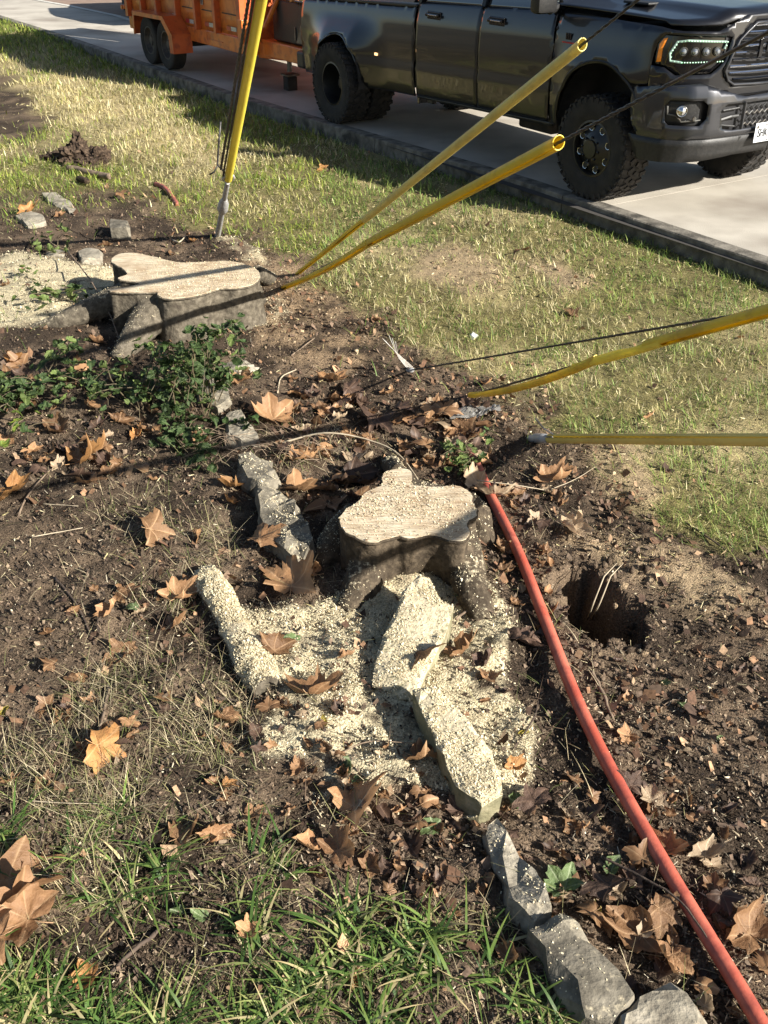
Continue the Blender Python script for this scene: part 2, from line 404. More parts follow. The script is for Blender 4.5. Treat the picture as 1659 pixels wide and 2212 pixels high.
M_lug = mat('tread_rubber', (.014, .013, .012), (.036, .031, .027), 12, rough=.85, bump=.3, bscale=60)
M_rim = mat('black_rim_paint', (.008, .008, .008), (.014, .013, .012), 12, rough=.42, coat=.2)
M_chrome = mat('chrome', (.75, .75, .76), rough=.12, metal=1)
M_steel = mat('grey_steel', (.22, .22, .21), (.12, .10, .08), 18, rough=.5, metal=.8)
M_glass = mat('tinted_glass', (.01, .012, .014), rough=.04, coat=1, spec=.8)
M_lens = mat('lamp_lens', (.9, .9, .9), rough=.03, trans=1.0)
M_amber = mat('amber_lens', (.45, .12, .015), (.60, .20, .03), 60, rough=.15, emis=((1, .35, .03), .08))
M_led = mat('lit_led', (.55, .85, .62), rough=.2, emis=((.55, 1.0, .65), .40))
M_red = mat('red_badge', (.45, .02, .02), rough=.3)
M_plate = mat('plate_white', (.72, .74, .75), rough=.35)
M_ink = mat('plate_ink', (.01, .01, .012), rough=.5)
M_under = mat('underbody', (.015, .014, .013), (.04, .032, .026), 10, rough=.85)
M_redlens = mat('red_lens', (.35, .01, .01), rough=.15)

from mathutils.geometry import delaunay_2d_cdt
def inpoly(x, y, P):
    c = False; n = len(P); j = n - 1
    for i in range(n):
        if (P[i][1] > y) != (P[j][1] > y) and x < (P[j][0] - P[i][0]) * (y - P[i][1]) / (P[j][1] - P[i][1]) + P[i][0]: c = not c
        j = i
    return c
def panel(name, poly, mapf, m, parent, grid=.07, thick=.018, smooth=True, holes=()):
    """a sheet-metal piece: outline (with holes) filled with an even mesh, bent into place by mapf, given thickness"""
    grid = min(grid, .05); V = []; E = []
    for P in [poly] + list(holes):
        P2 = []
        for i, p in enumerate(P):
            q = P[(i + 1) % len(P)]; d = math.hypot(q[0] - p[0], q[1] - p[1])
            if d < 1e-4: continue
            k = max(1, int(round(d / (grid * .9)))); P2 += [(p[0] + (q[0] - p[0]) * t / k, p[1] + (q[1] - p[1]) * t / k) for t in range(k)]
        b = len(V); V += P2; E += [(b + i, b + (i + 1) % len(P2)) for i in range(len(P2))]
    edgeV = np.array(V)
    xs = np.arange(min(p[0] for p in poly) + grid / 2, max(p[0] for p in poly), grid); zs = np.arange(min(p[1] for p in poly) + grid / 2, max(p[1] for p in poly), grid)
    for x in xs:
        for z in zs:
            if inpoly(x, z, poly) and not any(inpoly(x, z, h) for h in holes) and np.min(np.hypot(edgeV[:, 0] - x, edgeV[:, 1] - z)) > grid * .45: V.append((x, z))
    vo, eo, fo, *_ = delaunay_2d_cdt([Vector(v) for v in V], E, [], 0, 1e-5)
    F = []
    for f in fo:
        cx = sum(vo[i].x for i in f) / len(f); cz = sum(vo[i].y for i in f) / len(f)
        if inpoly(cx, cz, poly) and not any(inpoly(cx, cz, h) for h in holes): F.append(tuple(f))
    me = bpy.data.meshes.new(name); me.from_pydata([mapf(v.x, v.y) for v in vo], [], F); me.update()
    bm = bmesh.new(); bm.from_mesh(me)
    bmesh.ops.delete(bm, geom=[v for v in bm.verts if not v.link_faces], context='VERTS')
    bmesh.ops.recalc_face_normals(bm, faces=bm.faces); bm.normal_update()
    s = sum((f.normal.y * (1 if f.calc_center_median().y > 0 else -1) * (.2 if f.calc_center_median().x > .95 else 1) + f.normal.x * (1 if f.calc_center_median().x > .6 else 0)) * f.calc_area() for f in bm.faces)
    if s < 0: bmesh.ops.reverse_faces(bm, faces=bm.faces[:])
    bm.to_mesh(me); bm.free()
    o = link(name, me, m, parent, smooth)
    sd = o.modifiers.new('thickness', 'SOLIDIFY'); sd.thickness = thick; sd.offset = -1; sd.use_even_offset = False
    try: me.set_sharp_from_angle(angle=R(35))
    except Exception: pass
    return o
def arc(cx, cz, r, a0, a1, n=10, ex=1.0):
    return [(cx + r * ex * math.cos(R(a0 + (a1 - a0) * k / n)), cz + r * math.sin(R(a0 + (a1 - a0) * k / n))) for k in range(n + 1)]
RAKE = .033
def rk(x, z, w=1.0): return z + RAKE * x * min(1, max(0, (z - .3) / .3))
def wside(x, z):
    w = np.interp(z, [.50, .58, .68, .80, .86, .885, .90, 1.1, 1.32, 1.44, 1.55, 2.05], [.90, .955, .972, .980, .986, .988, .975, .985, .972, .945, .90, .78])
    t = max(0, 1 - abs(x + 4.3) / .95); t = t * t * (3 - 2 * t); zz = float(np.interp(z, [.5, .6, 1.0, 1.16, 1.30], [.75, 1, 1, .55, 0]))
    fl = .17 * min(1, t * 1.35) * zz if x < -2.85 else 0
    t2 = max(0, 1 - abs(x) / .66); t2 = t2 * t2 * (3 - 2 * t2)
    fl += .045 * min(1, t2 * 2) * float(np.interp(z, [.6, 1.1, 1.28], [1, 1, 0]))
    return float(w) + fl
def body_map(sd):
    return lambda x, z: (x, sd * wside(x, z), rk(x, z))
NOSE = np.array([(-.6, .985), (.35, .985), (.55, .97), (.72, .925), (.86, .83), (.95, .71), (1.01, .57), (1.045, .42), (1.07, .22), (1.075, 0)])
BUMP = np.array([(.40, 1.005), (.62, 1.0), (.82, .965), (.97, .87), (1.06, .72), (1.10, .52), (1.115, .30), (1.12, 0)])
def arcparam(P, u0):
    d = np.hypot(*np.diff(P, axis=0).T); return u0 + np.concatenate([[0], np.cumsum(d)])
NU = arcparam(NOSE, -.6); BU = arcparam(BUMP, .40)
def sU(P, U, s): return float(np.interp(-s, -P[:, 1], U))      # side distance -> path length
def nose_map(sd, off=0.0):
    def f(u, z):
        x = float(np.interp(u, NU, NOSE[:, 0])); y = float(np.interp(u, NU, NOSE[:, 1]))
        if x < .5: y += wside(x, z) - .985
        else:
            k = max(0, (x - .5) / .5); zz = (z - 1.2); x -= .10 * max(0, zz) * k + .04 * max(0, -zz) * k; y += (wside(.5, z) - .985) * max(0, 1 - k * 1.5)
        return (x + off * min(1, max(0, (u - .5) * 3)), sd * (y + off * .5), rk(x, z))
    return f
def bump_map(sd, off=0.0, tuck=.10):
    def f(u, z):
        x = float(np.interp(u, BU, BUMP[:, 0])); y = float(np.interp(u, BU, BUMP[:, 1]))
        g = float(np.interp(z, [.44, .60, .66, .90, 1.0, 1.08], [-.06, -.03, 0, .0, -.015, -.06])) + off
        k = min(1, max(0, (u - .45) * 2)); x += g * k; y += g * (1 - k) * .6
        return (x, sd * y, rk(x, z))
    return f

def wheel(parent, name, x, y, out, r=.445, w=.30, kind='front', lugs=34, rimr=.235, mats=None):
    """out = +1/-1: side the outer face looks to; origin at hub"""
    t = empty(name, (x, y, r), 0, parent)
    hw = w / 2; o = out
    prof = [(rimr, -hw * .80), (rimr + .03, -hw * .92), (r * .80, -hw * 1.0), (r * .93, -hw * .96), (r * .972, -hw * .82), (r * .972, hw * .82), (r * .93, hw * .96), (r * .80, hw * 1.0), (rimr + .03, hw * .92), (rimr, hw * .80)]
    mb = MB(); mb.lathe(prof, (0, 0, 0), 'y', 48, closed=True); mb.build('tyre', M_rubber, t, auto=35)
    if lugs:
        mb = MB()
        for k in range(lugs):
            a = 2 * math.pi * k / lugs
            for q, (yy, ln, tw, dy) in enumerate(((hw * .78, .036, 18, hw * .40), (-hw * .78, .036, -18, hw * .40), (hw * .27, .034, -32, hw * .42), (-hw * .27, .034, 32, hw * .42))):
                aa = a + (math.pi / lugs if q % 2 else 0)
                rot = Matrix.Rotation(-aa, 3, 'Y') @ Matrix.Rotation(R(tw), 3, 'X')
                c = Matrix.Rotation(-aa, 3, 'Y') @ Vector((r * .982, yy, 0)); mb.box(c, (r * .036, dy, ln * r / .445 * 1.15), rot)
            if k % 2 == 0 or True:
                for s2 in (1, -1):
                    rot = Matrix.Rotation(-a, 3, 'Y'); c = rot @ Vector((r * .915, s2 * hw * .965, 0)); mb.box(c, (r * .10, hw * .09, .030 + .012 * (k % 2)), rot)
        mb.build('tread_block', M_lug, t)['kind'] = 'stuff'
    rim = MB()
    if kind == 'front':
        rim.lathe([(rimr + .004, -hw * .8), (rimr + .006, hw * .84), (rimr - .012, hw * .86), (rimr - .022, hw * .62), (rimr * .93, hw * .50), (rimr * .62, hw * .66), (rimr * .50, hw * .86), (rimr * .34, hw * .90), (rimr * .32, hw * 1.02), (0.0, hw * 1.04)] if o > 0 else
                  [(rimr + .004, hw * .8), (rimr + .006, -hw * .84), (rimr - .012, -hw * .86), (rimr - .022, -hw * .62), (rimr * .93, -hw * .50), (rimr * .62, -hw * .66), (rimr * .50, -hw * .86), (rimr * .34, -hw * .90), (rimr * .32, -hw * 1.02), (0.0, -hw * 1.04)], (0, 0, 0), 'y', 40)
        rm = rim.build('rim', M_rim, t, auto=40)
        for k in range(8):
            a = 2 * math.pi * (k + .35) / 8; c = (rimr * .77 * math.cos(a), o * hw * .59, rimr * .77 * math.sin(a))
            h = MB(); h.lathe([(.0, .006 * o), (.026, .008 * o)], c, 'y', 16); h.build('hand_hole', M_ink, rm)
            h = MB(); h.lathe([(.025, .006 * o), (.027, .013 * o), (.030, .014 * o), (.033, .005 * o)], c, 'y', 18); h.build('hole_ring', M_chrome, rm)
            a2 = a + math.pi / 8; h = MB(); h.lathe([(.011, 0), (.011, .022 * o), (.004, .028 * o), (0, .028 * o)], (rimr * .43 * math.cos(a2), o * hw * .86, rimr * .43 * math.sin(a2)), 'y', 6); h.build('lug_nut', M_gloss, rm)
    elif kind == 'deep':
        pr = [(rimr + .004, -hw * .8 * o), (rimr + .006, hw * .84 * o), (rimr - .012, hw * .86 * o), (rimr - .022, hw * .6 * o), (rimr * .86, -hw * .1 * o), (rimr * .80, -hw * .55 * o), (rimr * .45, -hw * .45 * o), (rimr * .40, -hw * .2 * o), (rimr * .25, -hw * .1 * o), (rimr * .22, hw * .1 * o), (0, hw * .12 * o)]
        rim.lathe(pr, (0, 0, 0), 'y', 40); rm = rim.build('rim', M_rim, t, auto=40)
        for k in range(8):
            a = 2 * math.pi * k / 8; h = MB(); h.lathe([(.011, 0), (.011, .02 * o), (0, .024 * o)], (rimr * .34 * math.cos(a), -o * hw * .2, rimr * .34 * math.sin(a)), 'y', 6); h.build('lug_nut', M_steel, rm)
    else:
        pr = [(rimr + .004, -hw * .8 * o), (rimr + .004, hw * .84 * o), (rimr - .012, hw * .84 * o), (rimr - .02, hw * .4 * o), (rimr * .8, hw * .1 * o), (rimr * .62, hw * .32 * o), (rimr * .34, hw * .25 * o), (rimr * .30, hw * .55 * o), (0, hw * .6 * o)]
        rim.lathe(pr, (0, 0, 0), 'y', 32); rm = rim.build('rim', (mats or M_rim), t, auto=40)
        for k in range(5):
            a = 2 * math.pi * k / 5; h = MB(); h.lathe([(.0, .002 * o), (.022, .004 * o)], (rimr * .66 * math.cos(a), o * hw * .30, rimr * .66 * math.sin(a)), 'y', 12); h.build('hand_hole', M_ink, rm)
            h = MB(); h.lathe([(.010, 0), (.010, .015 * o), (0, .018 * o)], (rimr * .40 * math.cos(a + .6), o * hw * .28, rimr * .40 * math.sin(a + .6)), 'y', 6); h.build('lug_nut', M_steel, rm)
    return t

# ------------------------------------------------------------------ the pickup truck (local: x forward, y to its left, near side is -y)
truck = empty('pickup_truck', (TX, TY, 0), YAW)
tag(truck, 'dark grey pickup truck with chunky black tyres parked along the kerb', 'pickup truck')
for sd in (-1, 1):
    m = body_map(sd)
    # bed side with the wide rear wing
    P = [(-5.34, .58), (-5.36, 1.0), (-5.33, 1.44), (-2.86, 1.48), (-2.86, .60), (-3.66, .56)] 
    P = [(-5.30, .62), (-5.36, 1.0), (-5.33, 1.44), (-2.86, 1.47), (-2.84, .58), (-3.70, .58)] + arc(-4.29, .62, .50, -4, 184, 16)[1:] + [(-4.80, .62)]
    P = [p for i, p in enumerate(P) if i == 0 or (abs(p[0] - P[i - 1][0]) + abs(p[1] - P[i - 1][1])) > .004]
    bs = panel('bed_side', P, m, M_truck, truck)
    L = MB(); L.box((-3.55, sd * (wside(-3.55, .93) + .006), rk(-3.55, .955)), (.055, .012, .028), bev=.004); L.build('marker_lamp', mat('marker_amber', (.5, .2, .05), rough=.2, emis=((1, .55, .25), 1.2)) if sd < 0 else M_amber, bs)
    # doors
    rd = panel('rear_door', [(-2.80, .60), (-2.80, 1.50), (-1.722, 1.50), (-1.722, .60)], m, M_truck, truck)
    fd = panel('front_door', [(-1.708, .60), (-1.708, 1.50), (-.66, 1.52), (-.62, 1.2), (-.64, .60)], m, M_truck, truck)
    for dr, hx in ((rd, -2.50), (fd, -1.46)):
        hz = 1.39; y0 = sd * (wside(hx, hz))
        b = MB(); b.box((hx, y0 + sd * .004, rk(hx, hz)), (.235, .02, .075), bev=.008); b.build('handle_recess', M_gloss, dr)
        b = MB(); b.box((hx, y0 + sd * .035, rk(hx, hz) + .004), (.225, .022, .032), bev=.009); b.build('handle', M_gloss, dr)
        b = MB(); b.box((hx + .02, y0 + sd * .048, rk(hx, hz) + .006), (.15, .004, .010), bev=.002); b.build('handle_trim', M_chrome, dr)
    # rocker panel and lower sill
    panel('rocker_panel', [(-2.80, .585), (-2.80, .56), (-.58, .55), (-.58, .585)], m, M_black, truck)
    # upper door frames with glass
    fr = MB()
    def sp(x, z): return (x, sd * wside(x, z), rk(x, z))
    for q in ([(-2.80, 1.5), (-2.64, 2.05)], [(-1.72, 1.5), (-1.72, 2.08)], [(-.66, 1.5), (-1.26, 2.05)]):
        a, c = Vector(sp(*q[0])), Vector(sp(*q[1])); fr.tube([a, c], .035, 6)
    fr.tube([sp(-2.64, 2.05), sp(-1.9, 2.0), sp(-1.26, 2.05)], .035, 6); fr.build('window_frame', M_truck, truck)
    panel('side_window', [(-2.77, 1.5), (-2.62, 1.95), (-1.75, 1.96), (-1.75, 1.5)], lambda x, z: (x, sd * (wside(x, z) - .012), rk(x, z)), M_glass, truck, thick=.006)
    panel('side_window', [(-1.69, 1.5), (-1.69, 1.96), (-1.30, 1.94), (-.74, 1.5)], lambda x, z: (x, sd * (wside(x, z) - .012), rk(x, z)), M_glass, truck, thick=.006)
    # front wing
    P = [(-.605, .58), (-.625, 1.2), (-.60, 1.52), (.2, 1.475), (.60, 1.455), (.70, 1.44)] + [(sU(NOSE, NU, .86), 1.425), (.66, 1.40), (.60, 1.34), (.575, 1.24), (.575, 1.02), (.50, 1.02)] + arc(.02, .62, .53, 48, 184, 12)[0:]
    fw = panel('front_wing', P, nose_map(sd), M_truck, truck, grid=.05)
    b = MB(); yb = sd * (wside(-.42, 1.28) + .004); b.box((-.42, yb, rk(-.42, 1.275)), (.16, .008, .012), bev=.002); b.build('badge_bar', M_red, fw)
    for i, (dx, w_) in enumerate(((-.05, .016), (-.025, .016), (.0, .016))):
        b = MB(); b.box((-.40 + dx, yb, rk(-.42, 1.325)), (w_, .008, .055), bev=.002); b.build('badge_letter', M_gloss, fw)
    # arch liners
    for cx, rr, wd, y in ((.02, .545, .34, .80), (-4.29, .52, .60, .86)):
        b = MB(); pr = arc(cx, .62, rr, -8, 188, 18); n = len(pr)
        V = [(p[0], sd * (y - wd / 2 - .1), rk(p[0], p[1])) for p in pr] + [(p[0], sd * (y + (.14 if cx > -1 else .25)), rk(p[0], p[1])) for p in pr]
        b.add(V, [(i, i + 1, n + i + 1, n + i) for i in range(n - 1)] + [tuple(range(n))]); b.build('arch_liner', M_black, truck)
    # wide arch lip
    b = MB(); b.tube([(p[0], sd * (wside(p[0], max(.6, p[1])) - .004), rk(p[0], p[1])) for p in arc(.02, .62, .545, 30, 182, 18)], .012, 6); b.build('arch_lip', M_black, truck)
    b = MB(); b.tube([(p[0], sd * (wside(p[0], max(.6, p[1])) - .008), rk(p[0], p[1])) for p in arc(-4.29, .62, .505, -2, 182, 18)], .012, 6); b.build('arch_lip', M_truck, truck)
    # ---- headlamp
    hl = panel('headlight', [(.60, 1.19), (.605, 1.33), (.66, 1.395), (1.21, 1.375), (1.16, 1.215), (1.12, 1.175), (1.06, 1.125), (.80, 1.115), (.70, 1.17)], nose_map(sd, -.012), M_gloss, truck, grid=.05)
    panel('turn_lamp', [(.615, 1.20), (.62, 1.33), (.65, 1.372), (.685, 1.378), (.652, 1.30), (.652, 1.205)], nose_map(sd, -.001), M_amber, hl, grid=.05, thick=.01)
    g = nose_map(sd, .004)
    pth = [(.82 + .0, 1.205), (.735, 1.215), (.725, 1.27), (.775, 1.352), (.86, 1.362), (1.17, 1.350), (1.155, 1.30)]
    seg = []
    for (a, c) in zip(pth[:-1], pth[1:]):
        d = math.hypot(c[0] - a[0], c[1] - a[1]); k = max(1, int(d / .022))
        seg += [(a[0] + (c[0] - a[0]) * t / k, a[1] + (c[1] - a[1]) * t / k) for t in range(k)]
    for (a, c) in (((.82, 1.205), (1.14, 1.212)),):
        seg += [(a[0] + (c[0] - a[0]) * t / 15, a[1] + (c[1] - a[1]) * t / 15) for t in range(16)]
    b = MB(); b.tube([g(*p) for p in pth], .0095, 6); b.build('light_guide', mat('frosted_tube', (.22, .30, .25), rough=.4, emis=((.7, 1.0, .8), .05)) if sd < 0 else M_led, hl)
    b = MB()
    for i, p in enumerate(seg):
        q = g(*p); b.box((q[0] + .009, q[1], q[2]), (.008, .008, .008), bev=.002)
    b.build('led_row', M_led, hl)
    for k in range(4):
        u = .835 + .088 * k; c = nose_map(sd, .000)(u, 1.283); nrm = Vector((math.cos(R(35 - 8 * k)), sd * math.sin(R(35 - 8 * k)), 0))
        b = MB(); b.lathe([(.0, .022), (.012, .019), (.021, .010), (.025, .0)], (0, 0, 0), 'z', 16)
        q = Vector((0, 0, 1)).rotation_difference(nrm).to_matrix(); b.v = [tuple(q @ Vector(v) + Vector(c)) for v in b.v]; b.build('projector_lens', mat('projector_glass', (.35, .37, .4), rough=.05, metal=.7) if k == 0 and sd < 0 else bpy.data.materials.get('projector_glass'), hl)
        b = MB(); b.lathe([(.026, .0), (.030, .008), (.034, 0)], (0, 0, 0), 'z', 16); b.v = [tuple(q @ Vector(v) + Vector(c)) for v in b.v]; b.build('lens_ring', M_steel, hl)
    # body-coloured fascia between lamp, grille and bumper
    e = lambda s: sU(NOSE, NU, s)
    P = [(.58, .96), (.578, 1.175), (.69, 1.165), (.79, 1.108), (1.07, 1.118), (1.13, 1.17), (1.17, 1.215), (1.222, 1.385), (.70, 1.405), (.72, 1.43), (1.10, 1.425),
         (e(.58), 1.46), (e(.42), 1.535), (e(.0), 1.56), (e(.0), 1.485), (e(.34), 1.475), (e(.49), 1.36), (e(.59), 1.14), (e(.49), 1.035), (e(0), 1.03), (e(0), .94), (e(.5), .94), (e(.66), .98)]
    panel('front_fascia', P, nose_map(sd, .006), M_truck, truck, grid=.04)
    # grille rim, chromed edge
    b = MB(); gm = nose_map(sd, .02)
    b.tube([gm(e(s), z) for s, z in ((0, 1.485), (.34, 1.475), (.42, 1.42), (.49, 1.36), (.55, 1.25), (.59, 1.14), (.55, 1.07), (.49, 1.035), (.25, 1.03), (0, 1.03))], .012, 8); b.build('grille_rim', M_bump_, truck, smooth=True)
    # bumper with openings: built of panels round them
    e2 = lambda s: sU(BUMP, BU, s); bmf = bump_map(sd)
    UF0, UF1 = .80, 1.12; 
    P = [(.43, 1.0), (.43, .86), (.47, .72), (.56, .62), (.70, .615), (e2(.60), .63), (e2(0), .63), (e2(0), .955), (e2(.40), .945), (e2(.62), 1.0), (e2(.80), 1.06), (.60, 1.02)]
    FOG = [(UF0, .77), (UF0 - .02, .89), (UF0 + .03, .935), (UF1 - .02, .935), (UF1 + .02, .90), (UF1 + .02, .80), (UF1 - .03, .745), (UF0 + .03, .745)]
    LOW = [(e2(.60), .71), (e2(.64), .86), (e2(.58), .90), (e2(.012), .90), (e2(.012), .70), (e2(.50), .695)]
    panel('bumper', P, bmf, M_bump_, truck, grid=.04, holes=[FOG, LOW])
    panel('bumper_back', [(.60, .63), (.60, .95), (e2(0), .92), (e2(0), .63)], bump_map(sd, -.055), M_ink, truck, grid=.08)
    # fog lamp
    fg = panel('fog_lamp_bezel', [(UF0 - .03, .74), (UF0 - .03, .95), (UF1 + .04, .95), (UF1 + .04, .73)], bump_map(sd, -.05), M_black, truck, grid=.06)
    c = bump_map(sd, -.022)((UF0 + UF1) / 2 - .01, .855); q = Vector((0, 0, 1)).rotation_difference(Vector((.8, sd * .6, 0)).normalized()).to_matrix()
    b = MB(); b.lathe([(0, .02), (.02, .017), (.034, 0), (.038, .0), (.04, .012), (.044, 0)], (0, 0, 0), 'z', 20); b.v = [tuple(q @ Vector(v) + Vector(c)) for v in b.v]; b.build('fog_lamp', M_chrome, fg, smooth=True)
    b = MB(); bb = bump_map(sd, -.015); b.tube([bb(UF0 + .02, .89), bb(UF0 + .03, .83), bb(UF0 + .10, .82), bb(UF0 + .15, .775), bb(UF1 - .06, .785), bb(UF1 - .02, .79)], .007, 6); b.build('bezel_trim', M_steel, fg)
    c = bb(UF1 - .07, .80); b = MB(); b.lathe([(0, .012), (.014, .012), (.018, 0)], (0, 0, 0), 'z', 14); b.v = [tuple(q @ Vector(v) + Vector(c)) for v in b.v]; b.build('parking_sensor', M_steel, fg)
    # tow hook and mesh in the lower grille
    b = MB(); bb = bump_map(sd, -.02); b.tube([bb(e2(.62), .78), bb(e2(.52), .80), bb(e2(.44), .80)], .016, 8); b.tube([bb(e2(.60), .85), bb(e2(.44), .86)], .008, 6); b.tube([bb(e2(.60), .74), bb(e2(.46), .72)], .008, 6); b.build('tow_hook', M_black, truck)
    b = MB(); b.tube([bmf(e2(.40), .70), bmf(e2(.40), .90)], .014, 6); b.build('grille_divider', M_bump_, truck)
    for rr in range(4):
        z = .73 + .043 * rr; b = MB(); n = 13; pts = []
        for k in range(n + 1):
            s = .385 * (1 - k / n); pts.append(bump_map(sd, -.012)(e2(s), z + (.012 if (k + rr) % 2 else -.012)))
        b.tube(pts, .0065, 5); b.build('mesh_bar', M_black if rr % 2 else M_steel, truck)
    # lower valance
    panel('air_dam', [(.44, .64), (.50, .52), (.55, .455), (e2(.8), .47), (e2(.4), .50), (e2(0), .50), (e2(0), .64), (e2(.5), .64), (.9, .63)], bump_map(sd, .004), M_black, truck, grid=.06)
    # mirror
    b = MB(); b.box((-.62, sd * 1.12, rk(-.6, 1.66)), (.14, .22, .32), bev=.04); b.tube([(-.66, sd * .93, 1.52), (-.62, sd * 1.05, 1.50)], .035, 8); b.build('wing_mirror', M_black, truck, auto=40)
    # wheels
    wheel(truck, 'front_wheel', 0, sd * .85, sd, kind='front')
    wheel(truck, 'rear_wheel', -4.3, sd * 1.03, sd, kind='deep')
    wheel(truck, 'inner_rear_wheel', -4.3, sd * .70, sd, kind='deep', lugs=26)
    b = MB(); b.box((-5.325, sd * .86, 1.12), (.06, .16, .36), bev=.02); b.build('tail_lamp', M_redlens, truck)
# grille slats and letters
for k in range(9):
    z = 1.075 + .048 * k; hwid = float(np.interp(z, [1.03, 1.14, 1.25, 1.36, 1.475], [.47, .575, .535, .475, .34])) - .012
    pts = []
    for i in range(13):
        s = -hwid + 2 * hwid * i / 12; q = nose_map(-1 if s > 0 else 1, .004)(sU(NOSE, NU, abs(s)), z); pts.append((q[0], -s if False else (q[1]), q[2]))
    b = MB(); b.tube(pts, .0125, 6, squash=.7); b.build('grille_slat', M_chrome if k % 3 else M_gloss, truck)
b = MB()
for i, (ca, cb) in enumerate((((-.32, -.16)), ((-.09, .07)), ((.14, .34)))):
    q = nose_map(1, .03)(sU(NOSE, NU, min(abs(ca), abs(cb))), 1.30)
    x = q[0] + .005
    if i == 0: bars = [((x, -.30, rk(1, 1.30)), (.02, .035, .13)), ((x, -.22, rk(1, 1.355)), (.02, .12, .03)), ((x, -.22, rk(1, 1.30)), (.02, .12, .03)), ((x, -.17, rk(1, 1.33)), (.02, .03, .08)), ((x, -.18, rk(1, 1.26)), (.02, .035, .06))]
    elif i == 1: bars = [((x, -.07, rk(1, 1.30)), (.02, .035, .13)), ((x, .05, rk(1, 1.30)), (.02, .035, .13)), ((x, -.01, rk(1, 1.355)), (.02, .12, .03)), ((x, -.01, rk(1, 1.29)), (.02, .12, .03))]
    else: bars = [((x, .15, rk(1, 1.30)), (.02, .035, .13)), ((x, .32, rk(1, 1.30)), (.02, .035, .13)), ((x, .235, rk(1, 1.32)), (.02, .035, .09)), ((x, .235, rk(1, 1.357)), (.02, .17, .028))]
    l = MB()
    for c, d in bars: l.box((c[0], -c[1], c[2]), d, bev=.003)
    l.build('grille_letter', M_gloss, truck)
b = MB(); b.add([(1.0, -.6, 1.0), (1.0, .6, 1.0), (.97, .6, 1.5), (.97, -.6, 1.5)], [(0, 1, 2, 3)]); b.build('grille_backing', M_ink, truck)
# bonnet with its raised middle
def hoodz(x, y):
    a = abs(y); t = np.clip((x + .75) / 1.8, 0, 1)
    z = 1.64 - .02 * t - .045 * t * t; z -= .06 * sst(.50, .66, a) * (.35 + .65 * t) + .09 * max(0, a - .6) + .02 * a
    return float(z - .05 * sst(.90, 1.04, x))
bm = bmesh.new(); rows = []
ys = np.linspace(-.93, .93, 33)
for i in range(25):
    row = []
    for y in ys:
        xe = float(np.interp(-abs(y), -NOSE[:, 1], NOSE[:, 0])) - .045; x = -.78 + (xe + .78) * i / 24; ww = float(np.interp(x, [-.8, .6, 1], [1.0, .955, .95]))
        z = hoodz(x, y)
        if i == 24: z -= .03
        row.append(bm.verts.new((x, y * ww, rk(x, z) if True else z)))
    rows.append(row)
for i in range(24):
    for j in range(32): bm.faces.new((rows[i][j], rows[i + 1][j], rows[i + 1][j + 1], rows[i][j + 1]))
bmesh.ops.recalc_face_normals(bm, faces=bm.faces)
if bm.faces[0].normal.z < 0: bmesh.ops.reverse_faces(bm, faces=bm.faces[:])
me = bpy.data.meshes.new('bonnet'); bm.to_mesh(me); bm.free(); ho = link('bonnet', me, M_truck, truck, True)
ho.modifiers.new('thickness', 'SOLIDIFY').thickness = .015; ho.modifiers['thickness'].offset = -1
for sd in (-1, 1):
    b = MB(); b.box((.02, sd * .60, hoodz(.02, .6) + .004), (.30, .13, .02), bev=.008); b.build('bonnet_vent', M_black, ho)
# cab shell: roof, windscreens
def cabpt(x, y, z): return (x, y, rk(x, z))
b = MB(); V = []
for x, z in ((-2.74, 2.00), (-2.6, 2.10), (-1.9, 2.15), (-1.45, 2.12), (-1.20, 2.03)):
    for y in (-.80, -.70, 0, .70, .80): V.append(cabpt(x, y, z - (.05 if abs(y) > .7 else 0) + (.015 if y == 0 else 0)))
b.add(V, [(i * 5 + j, i * 5 + j + 1, (i + 1) * 5 + j + 1, (i + 1) * 5 + j) for i in range(4) for j in range(4)]); ro = b.build('cab_roof', M_truck, truck, smooth=True); ro.modifiers.new('t', 'SOLIDIFY').thickness = .03
b = MB(); b.add([cabpt(-.62, -.86, 1.53), cabpt(-.50, 0, 1.55), cabpt(-.62, .86, 1.53), cabpt(-1.22, .74, 2.05), cabpt(-1.18, 0, 2.10), cabpt(-1.22, -.74, 2.05)], [(0, 1, 4, 5), (1, 2, 3, 4)]); b.build('windscreen', M_glass, truck)
b = MB(); b.add([cabpt(-2.82, -.86, 1.5), cabpt(-2.82, .86, 1.5), cabpt(-2.68, .72, 1.92), cabpt(-2.68, -.72, 1.92)], [(0, 1, 2, 3)]); b.build('rear_window', M_glass, truck)
b = MB(); b.box((-2.81, 0, .93), (.03, 1.86, 1.02)); b.build('cab_back', M_truck, truck)
b = MB(); b.box((-1.70, 0, .64), (2.2, 1.72, .06)); b.box((-1.7, 0, 1.05), (2.1, 1.70, .75)); b.build('cab_inside', M_under, truck)
# load bed
b = MB(); b.box((-4.09, 0, .72), (2.44, 1.62, .05)); b.box((-2.87, 0, 1.05), (.03, 1.8, .66)); b.box((-4.08, .80, 1.02), (2.4, .05, .6)); b.box((-4.08, -.80, 1.02), (2.4, .05, .6)); b.build('load_bed', M_under, truck)
b = MB(); b.box((-5.32, 0, .98), (.05, 1.66, .62), bev=.015); b.build('tailgate', M_truck, truck)
for sd in (-1, 1):
    b = MB(); b.box((-4.09, sd * .875, rk(-4.09, 1.465)), (2.50, .15, .03), Matrix.Rotation(-RAKE, 3, 'Y'), bev=.01); b.build('bed_rail', M_black, truck)
b = MB(); b.box((-5.48, 0, .56), (.20, 1.90, .20), bev=.03); b.build('rear_bumper', M_black, truck)
b = MB()
for y in (-.42, .42): b.box((-2.3, y, .61), (6.2, .08, .14))
for x in (-4.9, -3.2, -1.8, -.6, .5): b.box((x, 0, .61), (.08, .8, .10))
b.build('chassis_frame', M_under, truck)
